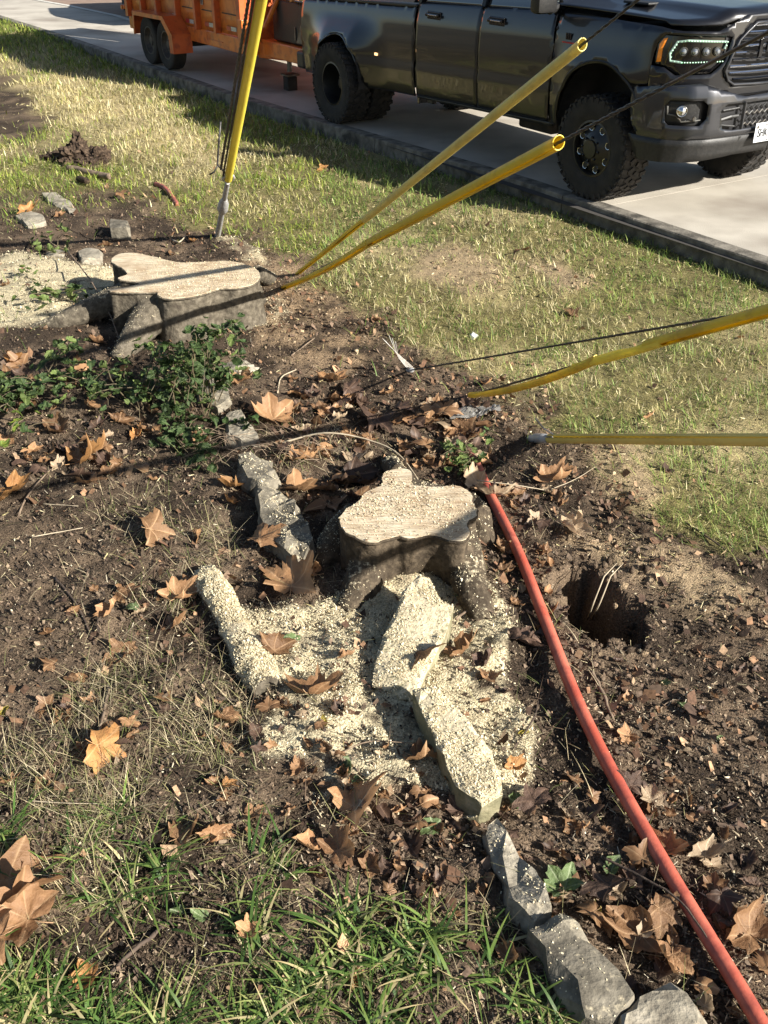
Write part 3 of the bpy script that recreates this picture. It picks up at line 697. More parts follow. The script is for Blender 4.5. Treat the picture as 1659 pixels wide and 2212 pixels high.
for x in (0, -4.3):
    b = MB(); b.tube([(x, -.85, .44), (x, .85, .44)], .05, 10); b.lathe([(0, -.14), (.14, -.08), (.16, 0), (.14, .08), (0, .14)], (x, .12, .44), 'y', 14); b.build('axle', M_under, truck, smooth=True)
b = MB(); b.tube([(.22, -.62, .62), (.12, -.62, 1.02)], .03, 10); b.build('shock_absorber', M_steel, truck)
b = MB(); b.box((-1.1, -.55, .47), (.5, .34, .16), bev=.03); b.tube([(-.5, .3, .42), (-3.2, .3, .42), (-3.6, .55, .46), (-5.3, .62, .46)], .045, 8); b.build('exhaust', M_under, truck)
b = MB(); b.box((-.2, 0, 1.05), (1.9, 1.1, .62)); b.build('engine_bay', M_ink, truck)
b = MB(); b.box((-2.62, -.88, .50), (.10, .06, .12), bev=.01); b.build('mud_flap', M_black, truck)
# licence plate
pl = MB(); px = BUMP[-1][0] + .03; PY = -.12; pz = rk(1.15, .655); pl.box((px, PY, pz), (.006, .305, .152), bev=.002); plate = pl.build('licence_plate', M_plate, truck)
def text_part(s, size, loc, rot, m, parent, name, ext=.0015, sx=1.0, bold=0):
    cu = bpy.data.curves.new(name, 'FONT'); cu.body = s; cu.size = size; cu.align_x = 'CENTER'; cu.align_y = 'CENTER'; cu.extrude = ext; cu.offset = bold; cu.resolution_u = 3
    o = bpy.data.objects.new(name, cu); col.objects.link(o)
    dg = bpy.context.evaluated_depsgraph_get(); me = bpy.data.meshes.new_from_object(o.evaluated_get(dg)); bpy.data.objects.remove(o); me.materials.clear()
    o2 = link(name, me, m, parent); o2.location = loc; o2.rotation_euler = rot; o2.scale = (sx, 1, 1); return o2
rotp = (R(90), 0, R(90))
text_part('TEXAS', .030, (px + .005, PY, pz + .054), rotp, M_ink, plate, 'plate_word')
text_part('SHK-680', .092, (px + .005, PY, pz - .006), rotp, M_ink, plate, 'plate_number', sx=.72, bold=.0012)
text_part('The Lone Star State', .014, (px + .005, PY, pz - .064), rotp, M_ink, plate, 'plate_motto')
b = MB(); b.lathe([(0, .004), (.016, .004)], (px, PY - .125, pz + .045), 'x', 5); b.build('plate_star', M_steel, plate)
# ------------------------------------------------------------------ the orange dump trailer (same frame as the truck)
def rust_orange(name, a, b_, c):
    return mat(name, a, b_, 6, rough=.42, c3=c, s3=9, bump=.15, bscale=30, detail=8, coat=.25)
M_orange = rust_orange('orange_paint', (.60, .135, .015), (.72, .20, .03), (.42, .09, .025))
M_orange2 = rust_orange('faded_orange_paint', (.74, .24, .045), (.60, .16, .025), (.50, .13, .035))
M_rib = rust_orange('red_orange_paint', (.50, .085, .015), (.58, .12, .025), (.34, .065, .02))
M_reflr = mat('red_reflector', (.5, .04, .03), (.35, .05, .04), 60, rough=.3); M_reflw = mat('white_reflector', (.6, .6, .58), (.4, .36, .3), 50, rough=.3)
M_trim = mat('trailer_rim', (.05, .045, .042), (.09, .075, .06), 20, rough=.6)
trailer = empty('dump_trailer', fromFS(-9, 0, 0), YAW)
tag(trailer, 'orange steel dump trailer with upright ribs and two axles, hitched behind the grey pickup', 'trailer')
TB = Matrix.Translation((9, 0, 0))
def tbld(mb, name, m, parent=None, **k):
    mb.v = [(x + 9, y, z) for x, y, z in mb.v]; return mb.build(name, m, parent or trailer, **k)
def tz(x, z): return z + .018 * (x + 7)           # trailer sits slightly nose up
for sd in (-1, 1):
    y = sd * .985
    b = MB(); 
    b.add([(x, y + sd * .004 * math.sin(x * 7 + z * 5), tz(x, z)) for x in np.linspace(-11.45, -6.92, 24) for z in (.68, .92, 1.3, 1.7, 2.0, 2.30)], [(i * 6 + j, i * 6 + j + 1, (i + 1) * 6 + j + 1, (i + 1) * 6 + j) for i in range(23) for j in range(5)])
    w = tbld(b, 'side_wall', M_orange2, smooth=True); w.modifiers.new('t', 'SOLIDIFY').thickness = .02
    for i, x in enumerate((-11.40, -10.72, -10.05, -9.25, -8.50, -7.80, -6.98)):
        b = MB(); b.box((x, y + sd * .045, tz(x, 1.49)), (.085 if 0 < i < 6 else .12, .09, 1.63), bev=.006); tbld(b, 'rib', M_rib)
    b = MB(); b.box((-9.18, y + sd * .03, tz(-9.2, 2.31)), (4.62, .12, .09), bev=.01); tbld(b, 'top_rail', M_rib)
    for xc, ln in ((-8.02, 2.34), (-11.22, .62)):
        b = MB(); b.box((xc, sd * .93, tz(xc, .575)), (ln, .14, .20), bev=.012); tbld(b, 'frame_rail', M_orange)
    # horizontal weld slots between the ribs and the reflectors
    for x0, x1 in ((-9.17, -8.56), (-8.43, -7.86), (-7.72, -7.06)):
        b = MB(); b.box(((x0 + x1) / 2, y + sd * .008, tz(x0, .945)), ((x1 - x0) * .85, .012, .012)); tbld(b, 'weld_slot', M_ink)
        xm = (x0 + x1) / 2; b = MB(); b.box((xm - .08, y + sd * .012, tz(x0, .765)), (.15, .006, .055)); r_ = tbld(b, 'reflector', M_reflr)
        b = MB(); b.box((xm + .08, y + sd * .012, tz(x0, .765)), (.17, .006, .055)); tbld(b, 'reflector', M_reflw)
    for x0 in (-10.35, -9.62):
        b = MB(); b.box((x0, y + sd * .012, tz(x0, .80)), (.10, .006, .05)); tbld(b, 'reflector', M_reflr); b = MB(); b.box((x0 + .12, y + sd * .012, tz(x0, .80)), (.12, .006, .05)); tbld(b, 'reflector', M_reflw)
    b = MB(); b.box((-8.36, y + sd * .012, tz(-8.36, 1.12)), (.085, .005, .22)); lab = tbld(b, 'warning_label', M_reflw)
    b = MB(); b.box((-8.36, y + sd * .016, tz(-8.36, 1.07)), (.065, .004, .10)); tbld(b, 'label_print', M_steel, lab)
    # mudguard over both wheels
    y0, y1 = sd * .99, sd * 1.30
    prof = [(-10.42, .34), (-10.40, .70), (-9.05, .74), (-8.78, .40), (-8.78, .26)]
    prof = [(-10.50, .40), (-10.46, .735), (-9.24, .745), (-8.92, .52), (-8.90, .27), (-8.62, .285), (-8.66, .60), (-8.80, .76), (-9.2, .80), (-10.5, .79)]
    prof = [(-10.52, .42), (-10.50, .76), (-9.20, .78), (-8.88, .55), (-8.86, .29)]
    b = MB(); n = len(prof)
    V = [(x, yy, z) for yy in (y0, y1) for x, z in prof]; b.add(V, [(i, i + 1, n + i + 1, n + i) for i in range(n - 1)])
    f_ = tbld(b, 'mudguard', M_rib); f_.modifiers.new('t', 'SOLIDIFY').thickness = .012
    b = MB(); V = [(x, y1, z) for x, z in prof] + [(x + (.0 if i else 0), y1, z - (.06 if i < 3 else 0)) for i, (x, z) in enumerate(prof)]
    V = []
    inner = [(-10.47, .42), (-10.44, .70), (-9.28, .72), (-9.02, .52), (-9.00, .29)]
    b = MB(); b.add([(x, y1 + sd * .004, z) for x, z in prof + inner], [(i, i + 1, n + i + 1, n + i) for i in range(n - 1)]); f2 = tbld(b, 'mudguard_skirt', M_rib, f_); f2.modifiers.new('t', 'SOLIDIFY').thickness = .014
    for x in (-10.08, -9.36):
        wh = wheel(trailer, 'trailer_wheel', x + 9, sd * 1.13, sd, r=.36, w=.22, kind='plain', lugs=0, rimr=.20, mats=M_trim)
    # front corner brace
    b = MB(); b.tube([(-6.15, sd * .52, tz(-6, 1.75)), (-6.62, sd * .86, tz(-6.6, .82))], .035, 8); tbld(b, 'brace', M_orange)
    b = MB(); b.box((-6.93, sd * 1.03, tz(-7, .76)), (.13, .11, .30), bev=.01); tbld(b, 'corner_block', M_orange)
b = MB(); b.box((-9.18, 0, tz(-9.2, .66)), (4.5, 1.95, .05)); tbld(b, 'bed_floor', M_rib)
b = MB(); b.box((-6.94, 0, tz(-6.9, 1.5)), (.05, 1.95, 1.72)); tbld(b, 'front_wall', M_rib)
b = MB(); b.box((-11.47, -.5, tz(-11.4, 1.5)), (.05, .96, 1.70), bev=.005); b.box((-11.50, -.5, tz(-11.4, 1.1)), (.04, .9, .06)); tbld(b, 'tail_door', M_orange2)
b = MB(); b.box((-11.47, .5, tz(-11.4, 1.5)), (.05, .96, 1.70), bev=.005); b.box((-11.50, .5, tz(-11.4, 1.1)), (.04, .9, .06)); tbld(b, 'tail_door', M_orange2)
b = MB(); b.box((-11.56, -1.05, .72), (.10, .05, .05)); b.lathe([(0, -.03), (.035, -.03), (.035, .03), (0, .03)], (-11.60, -1.06, .72), 'y', 10); tbld(b, 'door_catch', M_orange)
b = MB(); b.box((-11.42, 0, .46), (.09, 1.92, .24), bev=.01); tbld(b, 'rear_beam', M_rib)
b = MB(); b.box((-11.36, -.86, .44), (.04, .10, .08)); tbld(b, 'tail_lamp', M_redlens)
# tongue platform, tool box, jack
b = MB()
for y in (-.62, .62):
    a, c = Vector((-6.9, y * 1.3, .53)), Vector((-5.25, y * .35, .52)); d = c - a
    b.box(tuple((a + c) / 2), (d.length, .10, .20), Matrix.Rotation(math.atan2(d.y, d.x), 3, 'Z'), bev=.01)
tbld(b, 'tongue', M_orange)
b = MB(); b.box((-6.22, 0, .56), (1.30, 1.62, .20), bev=.015); tbld(b, 'tongue_deck', M_orange)
b = MB(); b.box((-6.17, 0, .92), (.92, 1.46, .50), bev=.02); tbx = tbld(b, 'tool_box', M_black)
b = MB(); b.box((-6.17, 0, 1.185), (.96, 1.50, .03), bev=.01); tbld(b, 'tool_box_lid', M_gloss, tbx)
b = MB(); b.box((-5.98, -.738, .80), (.03, .012, .16), bev=.003); tbld(b, 'latch', M_steel, tbx)
b = MB(); b.add([(-5.94, -.745, .70), (-5.72, -.745, .70), (-5.72, -.745, 1.08)], [(0, 1, 2)]); tbld(b, 'reflective_panel', M_steel, tbx)
b = MB(); b.tube([(-6.72, -.46, 1.3), (-6.72, -.46, .24)], .035, 10); b.box((-6.72, -.46, .20), (.20, .20, .02)); tbld(b, 'jack_leg', M_steel)
b = MB(); b.box((-6.72, -.46, .09), (.15, .15, .18), bev=.01); tbld(b, 'jack_block', M_under)
b = MB(); b.tube([(-5.3, 0, .56), (-4.98, 0, .54)], .05, 8); tbld(b, 'coupler', M_steel)
b = MB()
for x in (-10.08, -9.36): b.tube([(x, -1.0, .36), (x, 1.0, .36)], .045, 8)
for y in (-.75, .75): b.tube([(-10.5, y, .48), (-10.08, y, .40), (-9.72, y, .50), (-9.36, y, .40), (-8.9, y, .48)], .03, 6)
b.box((-8.2, 0, .48), (2.0, .12, .12)); tbld(b, 'axle_set', M_under)
b = MB(); b.lathe([(.04, 0), (.055, .01), (.07, 0)], (-8.2, -1.003, tz(-8.2, .60)), 'y', 14); b.box((-7.95, -1.005, tz(-8, .565)), (.5, .012, .012)); tbld(b, 'tie_ring', M_rib)
# faded lettering on the side
def flat_text(s, size, F, z, m, parent, name, sx=1):
    o2 = text_part(s, size, (F + 9, -.985 - .016, z), (R(90), 0, 0), m, parent, name, sx=sx); return o2
flat_text('11-210-8701', .17, -9.70, 1.16, M_rib, trailer, 'faded_number', .62)
# brush heaped in the tongue space / load: dry leaves over the tool box
V = []; C = []
n = 900; P = np.stack([rng.uniform(2.25, 3.2, n), rng.uniform(-.75, .75, n), rng.uniform(1.20, 1.34, n)], 1); P[:, 2] -= np.abs(P[:, 0] - 2.7) * .12
A = rng.normal(size=(n, 3)) * .035; B_ = rng.normal(size=(n, 3)) * .03
V = np.stack([P, P + A, P + A + B_, P + B_], 1).reshape(-1, 3); C = np.repeat(np.array([(.12, .10, .03), (.30, .16, .06), (.20, .10, .03)])[rng.integers(0, 3, n)], 4, axis=0)
M_leafbits = colmat('leaf_debris', rough=.8, transl=.25)
o = from_arrays('leaf_debris', V, np.arange(n * 4).reshape(n, 4), M_leafbits, None, C); o.location = fromFS(-9, 0, 0); o.rotation_euler = (0, 0, YAW)
tag(o, 'heap of dry leaves lying on the black tool box of the trailer', 'leaves', kind='stuff')

# ------------------------------------------------------------------ cars parked on the far bay
M_carw = paint('silver_car_paint', (.42, .44, .45), rough=.3); M_card = paint('dark_car_paint', (.03, .035, .05), rough=.3)
def far_car(name, label, cat, P0, ang, m, length=4.6, wb=2.75, r=.35, w=.92, hgt=1.68):
    t = empty(name, P0, ang); tag(t, label, cat)
    fo = (length - wb) * .46; X0, X1 = -wb - fo * 1.15, fo
    top = [(X0, .45), (X0 + .02, .95), (X0 + .25, 1.08), (X0 + .45, hgt - .12), (X0 + 1.0, hgt), (X0 + 2.3, hgt), (X0 + 3.1, 1.10), (X1 - .25, .98), (X1, .70), (X1 - .02, .40)]
    bot = [(.45, .30)] + arc(0, .36, .43, -8, 188, 10)[0:] + [(-.5, .28), (-wb + .5, .28)] + arc(-wb, .36, .43, -8, 188, 10) + [(-wb - .5, .32)]
    P = top + bot; b = MB()
    yy = lambda z, s: s * (w - .22 * max(0, (z - 1.0)) / .65)
    b.prism(P, 0, lambda x, z, q: (x, yy(z, -1 if q == 0 else 1), z)); b.build('body', m, t, auto=35)
    for s in (-1, 1):
        for x in (0, -wb): wheel(t, 'car_wheel', x, s * (w - .10), s, r=r, w=.23, kind='plain', lugs=0, rimr=.22, mats=M_steel)
        b = MB(); W_ = [(X0 + .55, 1.12), (X0 + .62, hgt - .16), (X0 + 1.25, hgt - .09), (X0 + 2.2, hgt - .09), (X0 + 2.85, 1.12)]
        b.add([(x, yy(z, s) + s * .006, z) for x, z in W_], [tuple(range(5))]); b.build('window', M_glass, t)
        b = MB(); b.box((-wb / 2, s * (w + .002), .40), (wb - .9, .02, .10), bev=.005); b.build('side_skirt', M_black, t)
        b = MB(); b.box((X1 - .08, s * .68, .78), (.16, .36, .12), bev=.03); b.build('headlight', M_lens, t)
    b = MB(); b.box((X1 - .01, 0, .55), (.05, 1.3, .25), bev=.02); b.build('grille', M_black, t)
    return t
p = at(262, 26, 0); q = at(221, 17, 0); d = q - p
far_car('parked_suv', 'silver grey car parked on the brick red bay behind the orange trailer', 'car', tuple(p + np.array([.85, .30, 0])), math.atan2(-.25, 1) + R(122), M_carw)
bpy.data.objects['parked_suv'].location = (p[0] + .9, p[1] + .5, .005)
p2 = at(175, -6, 0)
far_car('parked_car', 'dark car at the far end of the parking bay, only its sill in view', 'car', (p2[0] + 2.2, p2[1] + 2.6, .005), R(165), M_card)
# ------------------------------------------------------------------ stones, stumps, log
def cutwood(name):
    m, nt, b = newmat(name); N = nt.nodes; L = nt.links
    tc = N.new('ShaderNodeTexCoord'); mp = N.new('ShaderNodeMapping'); L.new(tc.outputs['Object'], mp.inputs['Vector'])
    # saw marks and fibres: noise stretched along a slanted direction
    mp.inputs['Rotation'].default_value = (0, 0, R(-62)); mp.inputs['Scale'].default_value = (9, 120, 9)
    n1 = N.new('ShaderNodeTexNoise'); n1.inputs['Scale'].default_value = 1.2; n1.inputs['Detail'].default_value = 5; n1.inputs['Distortion'].default_value = .6; L.new(mp.outputs[0], n1.inputs['Vector'])
    n2 = N.new('ShaderNodeTexNoise'); n2.inputs['Scale'].default_value = 7; n2.inputs['Detail'].default_value = 6; L.new(tc.outputs['Object'], n2.inputs['Vector'])
    r1 = N.new('ShaderNodeValToRGB'); r1.color_ramp.elements[0].color = (.44, .34, .22, 1); r1.color_ramp.elements[1].color = (.74, .65, .48, 1); r1.color_ramp.elements[0].position = .34; r1.color_ramp.elements[1].position = .6
    L.new(n1.outputs['Fac'], r1.inputs['Fac']); r2 = N.new('ShaderNodeValToRGB'); r2.color_ramp.elements[0].color = (.66, .54, .46, 1); r2.color_ramp.elements[1].color = (1, 1, 1, 1); r2.color_ramp.elements[0].position = .32; r2.color_ramp.elements[1].position = .62
    L.new(n2.outputs['Fac'], r2.inputs['Fac']); mx = N.new('ShaderNodeMix'); mx.data_type = 'RGBA'; mx.blend_type = 'MULTIPLY'; mx.inputs['Factor'].default_value = .8
    L.new(r1.outputs[0], mx.inputs['A']); L.new(r2.outputs[0], mx.inputs['B']); L.new(mx.outputs['Result'], b.inputs['Base Color']); b.inputs['Roughness'].default_value = .85; b.inputs['Specular IOR Level'].default_value = .2
    wv = N.new('ShaderNodeTexWave'); wv.wave_type = 'RINGS'; wv.rings_direction = 'Z'; wv.inputs['Scale'].default_value = 22; wv.inputs['Distortion'].default_value = 5; wv.inputs['Detail'].default_value = 3; wv.inputs['Detail Scale'].default_value = .8; L.new(tc.outputs['Object'], wv.inputs['Vector'])
    m2 = N.new('ShaderNodeMix'); m2.data_type = 'RGBA'; m2.blend_type = 'MULTIPLY'; m2.inputs['Factor'].default_value = .16; L.new(mx.outputs['Result'], m2.inputs['A']); L.new(wv.outputs['Color'], m2.inputs['B']); L.new(m2.outputs['Result'], b.inputs['Base Color'])
    bp = N.new('ShaderNodeBump'); bp.inputs['Strength'].default_value = .5; bp.inputs['Distance'].default_value = .004; L.new(n1.outputs['Fac'], bp.inputs['Height']); L.new(bp.outputs['Normal'], b.inputs['Normal'])
    return m
def dusted(name, c1, c2, dust=(.56, .48, .33), scale=18, amt=(.45, .62), bump=.8, c3=None, up=(.35, .8), dscale=55):
    """stone or bark whose upward faces carry sawdust"""
    m, nt, b = newmat(name); N = nt.nodes; L = nt.links; tc = N.new('ShaderNodeTexCoord'); g = N.new('ShaderNodeNewGeometry')
    n1 = N.new('ShaderNodeTexNoise'); n1.inputs['Scale'].default_value = scale; n1.inputs['Detail'].default_value = 9; n1.inputs['Roughness'].default_value = .65; L.new(tc.outputs['Object'], n1.inputs['Vector'])
    r = N.new('ShaderNodeValToRGB'); r.color_ramp.elements[0].position = .34; r.color_ramp.elements[1].position = .66; r.color_ramp.elements[0].color = (*c1, 1); r.color_ramp.elements[1].color = (*c2, 1)
    if c3: e = r.color_ramp.elements.new(.5); e.color = (*c3, 1)
    L.new(n1.outputs['Fac'], r.inputs['Fac'])
    n2 = N.new('ShaderNodeTexNoise'); n2.inputs['Scale'].default_value = dscale; n2.inputs['Detail'].default_value = 7; L.new(tc.outputs['Object'], n2.inputs['Vector'])
    n3 = N.new('ShaderNodeTexNoise'); n3.inputs['Scale'].default_value = 5; n3.inputs['Detail'].default_value = 4; L.new(tc.outputs['Object'], n3.inputs['Vector'])
    ad = N.new('ShaderNodeMath'); ad.operation = 'ADD'; L.new(n2.outputs['Fac'], ad.inputs[0]); L.new(n3.outputs['Fac'], ad.inputs[1]); hf = N.new('ShaderNodeMath'); hf.operation = 'MULTIPLY'; hf.inputs[1].default_value = .5; L.new(ad.outputs[0], hf.inputs[0])
    m1 = N.new('ShaderNodeMapRange'); m1.inputs['From Min'].default_value = amt[0]; m1.inputs['From Max'].default_value = amt[1]; L.new(hf.outputs[0], m1.inputs['Value'])
    sp = N.new('ShaderNodeSeparateXYZ'); L.new(g.outputs['Normal'], sp.inputs[0]); m2 = N.new('ShaderNodeMapRange'); m2.inputs['From Min'].default_value = up[0]; m2.inputs['From Max'].default_value = up[1]; L.new(sp.outputs['Z'], m2.inputs['Value'])
    mm = N.new('ShaderNodeMath'); mm.operation = 'MULTIPLY'; L.new(m1.outputs['Result'], mm.inputs[0]); L.new(m2.outputs['Result'], mm.inputs[1])
    mx = N.new('ShaderNodeMix'); mx.data_type = 'RGBA'; L.new(mm.outputs[0], mx.inputs['Factor']); L.new(r.outputs[0], mx.inputs['A']); mx.inputs['B'].default_value = (*dust, 1); L.new(mx.outputs['Result'], b.inputs['Base Color'])
    b.inputs['Roughness'].default_value = .9; b.inputs['Specular IOR Level'].default_value = .2
    bp = N.new('ShaderNodeBump'); bp.inputs['Strength'].default_value = bump; bp.inputs['Distance'].default_value = .008
    a2 = N.new('ShaderNodeMath'); a2.operation = 'ADD'; L.new(n1.outputs['Fac'], a2.inputs[0]); L.new(n2.outputs['Fac'], a2.inputs[1]); L.new(a2.outputs[0], bp.inputs['Height']); L.new(bp.outputs['Normal'], b.inputs['Normal'])
    return m
M_cut = cutwood('fresh_cut_wood')
M_bark = dusted('grey_bark', (.055, .045, .034), (.17, .145, .11), scale=26, amt=(.56, .66), c3=(.10, .085, .062))
M_bark_dark = dusted('dark_bark', (.035, .026, .018), (.12, .092, .062), scale=30, amt=(.56, .66), c3=(.065, .05, .034))
M_stone = dusted('limestone', (.085, .075, .058), (.27, .24, .185), scale=12, amt=(.56, .68), c3=(.17, .15, .115))
M_stone_d = dusted('sawdust_covered_stone', (.15, .14, .085), (.34, .30, .20), scale=14, amt=(.36, .50), c3=(.22, .20, .12))
M_stone_p = dusted('pale_stone', (.15, .13, .10), (.40, .355, .28), scale=14, amt=(.56, .68), c3=(.27, .24, .185))
M_dusty = dusted('sawdust_covered_bark', (.06, .045, .03), (.15, .115, .08), scale=28, amt=(.30, .42), up=(.1, .45))

def fill_top(P, zf, grid):
    """triangulated sheet over outline P (x,y); zf(x,y,d) height with d = distance to the rim"""
    V = []; E = []; n0 = 0
    for i, p in enumerate(P):
        q = P[(i + 1) % len(P)]; d = math.hypot(q[0] - p[0], q[1] - p[1]); k = max(1, int(round(d / grid)))
        V += [(p[0] + (q[0] - p[0]) * t / k, p[1] + (q[1] - p[1]) * t / k) for t in range(k)]
    nr = len(V); E = [(i, (i + 1) % nr) for i in range(nr)]; A = np.array(V)
    for x in np.arange(A[:, 0].min() + grid * .6, A[:, 0].max(), grid):
        for y in np.arange(A[:, 1].min() + grid * .6, A[:, 1].max(), grid):
            jx = x + (random.random() - .5) * grid * .5; jy = y + (random.random() - .5) * grid * .5
            if inpoly(jx, jy, V[:nr]) and np.min(np.hypot(A[:, 0] - jx, A[:, 1] - jy)) > grid * .5: V.append((jx, jy))
    vo, eo, fo, *_ = delaunay_2d_cdt([Vector(v) for v in V], E, [], 0, 1e-6)
    F = [tuple(f) for f in fo if inpoly(sum(vo[i].x for i in f) / 3, sum(vo[i].y for i in f) / 3, V[:nr])]
    return [(v.x, v.y) for v in vo], F, nr
def smooth_closed(P, k=4, it=1):
    """Catmull-Rom through the outline"""
    out = []; n = len(P); P = [np.array(p, float) for p in P]
    for i in range(n):
        a, b, c, d = P[i - 1], P[i], P[(i + 1) % n], P[(i + 2) % n]
        for t in range(k):
            t = t / k; out.append(tuple(.5 * ((2 * b) + (-a + c) * t + (2 * a - 5 * b + 4 * c - d) * t * t + (-a + 3 * b - 3 * c + d) * t ** 3)))
    return out
def slab(name, UV, h, m, label, cat='stone', group=None, grid=.018, rough=.010, flare=.02, tilt=(0, 0), round_=.012, sink=.05, seed=0, round_pts=False, sub=2, facet=.16, shrink=1.0):
    hz = G0 + h; base = [at(u, v, hz) for u, v in UV]; P = [(p[0], p[1]) for p in base]; c = np.mean(P, axis=0); P = [tuple(c + (np.array(p) - c) * shrink) for p in P]
    if round_pts: P = smooth_closed(P, sub)
    c = np.mean(P, axis=0); V2, F, nr = fill_top(P, None, grid)
    A = np.array(V2[:nr]); V = []
    g = float(np.mean(H(A[:, 0], A[:, 1])))
    def nz(x, y, z, s=14, a=1): return mnoise.fractal(Vector((x * s, y * s, z * s + seed * 3.7)), 1.0, 2.0, 4) * a
    for i, (x, y) in enumerate(V2):
        d = float(np.min(np.hypot(A[:, 0] - x, A[:, 1] - y))) if i >= nr else 0
        z = hz + (x - c[0]) * tilt[0] + (y - c[1]) * tilt[1] - round_ * max(0, 1 - d / (round_ * 1.6)) ** 2
        z += nz(x, y, 0, 9, rough * 1.6) + nz(x, y, 5, 34, rough * .6)
        V.append([x, y, z])
    rows = 4; ring0 = list(range(nr)); prev = ring0; cen = Vector((c[0], c[1], 0))
    for k in range(1, rows + 1):
        t = k / rows; cur = []
        for i in range(nr):
            x, y, z0 = V[i]; d = Vector((x - c[0], y - c[1], 0)).normalized()
            z = z0 + (g - sink - z0) * t; o = flare * t + nz(x, y, z * 2, 11, rough * 1.8) + nz(x, y, z, 30, rough * .8)
            cur.append(len(V)); V.append([x + d.x * o, y + d.y * o, z])
        for i in range(nr): F.append((prev[i], cur[i], cur[(i + 1) % nr], prev[(i + 1) % nr]))
        prev = cur
    O = Vector((c[0], c[1], g)); me = bpy.data.meshes.new(name); me.from_pydata([(v[0] - O.x, v[1] - O.y, v[2] - O.z) for v in V], [], F); me.update()
    bm = bmesh.new(); bm.from_mesh(me); bmesh.ops.recalc_face_normals(bm, faces=bm.faces)
    bm.normal_update(); top = max(bm.faces, key=lambda f: f.calc_center_median().z)
    if top.normal.z < 0: bmesh.ops.reverse_faces(bm, faces=bm.faces[:])
    bm.to_mesh(me); bm.free(); o = link(name, me, m, None, False); o.location = O
    dc = o.modifiers.new('facets', 'DECIMATE'); dc.ratio = facet
    me2 = bpy.data.meshes.new_from_object(o.evaluated_get(bpy.context.evaluated_depsgraph_get())); o.modifiers.clear(); o.data = me2; me2.name = name
    me2.polygons.foreach_set('use_smooth', np.ones(len(me2.polygons), bool))
    try: me2.set_sharp_from_angle(angle=R(22))
    except Exception: pass
    return tag(o, label, cat, group)
GS = 'rough stones edging the bed'
slab('edging_stone', [(1342, 2191), (1393, 2141), (1448, 2113), (1493, 2136), (1518, 2181), (1530, 2260), (1345, 2260)], .09, M_stone_p, 'pale rough stone in the bottom edge of the picture, nearest the red pipe', group=GS, seed=1)
slab('edging_stone', [(1146, 2005), (1176, 1987), (1221, 1967), (1251, 1990), (1287, 2035), (1327, 2075), (1372, 2141), (1367, 2166), (1340, 2186), (1322, 2212), (1267, 2190), (1226, 2141), (1186, 2080), (1176, 2045)], .10, M_stone, 'big grey flat-topped edging stone beside the clump of green grass', group=GS, seed=2, rough=.012)
slab('edging_stone', [(1047, 1773), (1075, 1763), (1105, 1803), (1146, 1859), (1186, 1929), (1191, 1964), (1156, 1980), (1098, 1934), (1095, 1889), (1070, 1838)], .085, M_stone_p, 'narrow pitted stone tapering to a point, between two larger edging stones', group=GS, seed=3, rough=.022, tilt=(.15, 0))
slab('edging_stone', [(889, 1492), (926, 1483), (967, 1506), (1018, 1557), (1065, 1617), (1083, 1673), (1088, 1712), (1040, 1725), (985, 1690), (960, 1640), (925, 1565)], .125, M_stone_d, 'long plank-like stone dusted with sawdust, its left face in shadow', group=GS, seed=4, rough=.009, flare=-.012, tilt=(-.05, .02))
slab('edging_stone', [(907, 1268), (930, 1279), (958, 1317), (981, 1326), (963, 1372), (930, 1418), (898, 1474), (865, 1479), (828, 1451), (803, 1446), (810, 1409), (828, 1363), (861, 1317), (870, 1293)], .115, M_stone_d, 'flat jagged slab tipped against the foot of the nearer tree stump', group=GS, seed=5, rough=.008, flare=-.01, tilt=(.10, .22))
slab('edging_stone', [(553, 1062), (578, 1046), (606, 1053), (643, 1090), (666, 1131), (680, 1175), (657, 1201), (606, 1178), (583, 1154), (560, 1108)], .11, M_stone, 'knobbly boulder left of the nearer stump with a ledge of sawdust', group=GS, seed=6, rough=.028, flare=.02)
slab('edging_stone', [(509, 979), (537, 969), (578, 988), (602, 1016), (602, 1039), (569, 1053), (537, 1039), (514, 1006)], .085, M_stone, 'rounded grey stone behind the knobbly boulder, under dry twigs', group=GS, shrink=.9, seed=7, rough=.022)
slab('edging_stone', [(484, 879), (515, 872), (548, 912), (562, 938), (520, 950), (484, 938)], .075, M_stone_p, 'pale lichened stone at the right end of the bramble', group=GS, shrink=.88, seed=8, rough=.015)
slab('edging_stone', [(415, 812), (445, 806), (492, 826), (505, 862), (472, 885), (425, 858)], .05, M_stone, 'flat buff stone half hidden under the bramble', group=GS, shrink=.88, seed=9)
slab('edging_stone', [(470, 788), (520, 770), (560, 790), (510, 806)], .03, M_stone_p, 'low thin stone flake on soil right of the bramble', group=GS, seed=10, grid=.03)
slab('loose_block', [(233, 471), (276, 474), (281, 492), (238, 490)], .11, M_stone, 'small squared block with a shaded face behind the far stump', cat='stone', seed=11, flare=0, rough=.004, grid=.03)
slab('loose_stone', [(168, 541), (195, 531), (219, 540), (216, 556), (175, 560)], .045, M_stone_p, 'pale stone sunk in sawdust left of the far stump', cat='stone', seed=12, grid=.03)
slab('loose_stone', [(99, 545), (120, 531), (142, 540), (138, 552), (105, 554)], .035, M_stone_p, 'pale stone at the back of the sawdust heap beside leafy shoots', cat='stone', seed=13, grid=.03)
slab('loose_stone', [(90, 416), (118, 411), (148, 430), (168, 454), (150, 458), (110, 435)], .035, M_stone_p, 'long pale stone lying in grass below the rotten wood', cat='stone', seed=14, grid=.03)
slab('loose_stone', [(32, 466), (55, 449), (92, 462), (100, 477), (60, 484)], .05, M_stone_p, 'pale stone with a brown leaf standing on it, far left', cat='stone', seed=15, grid=.03)
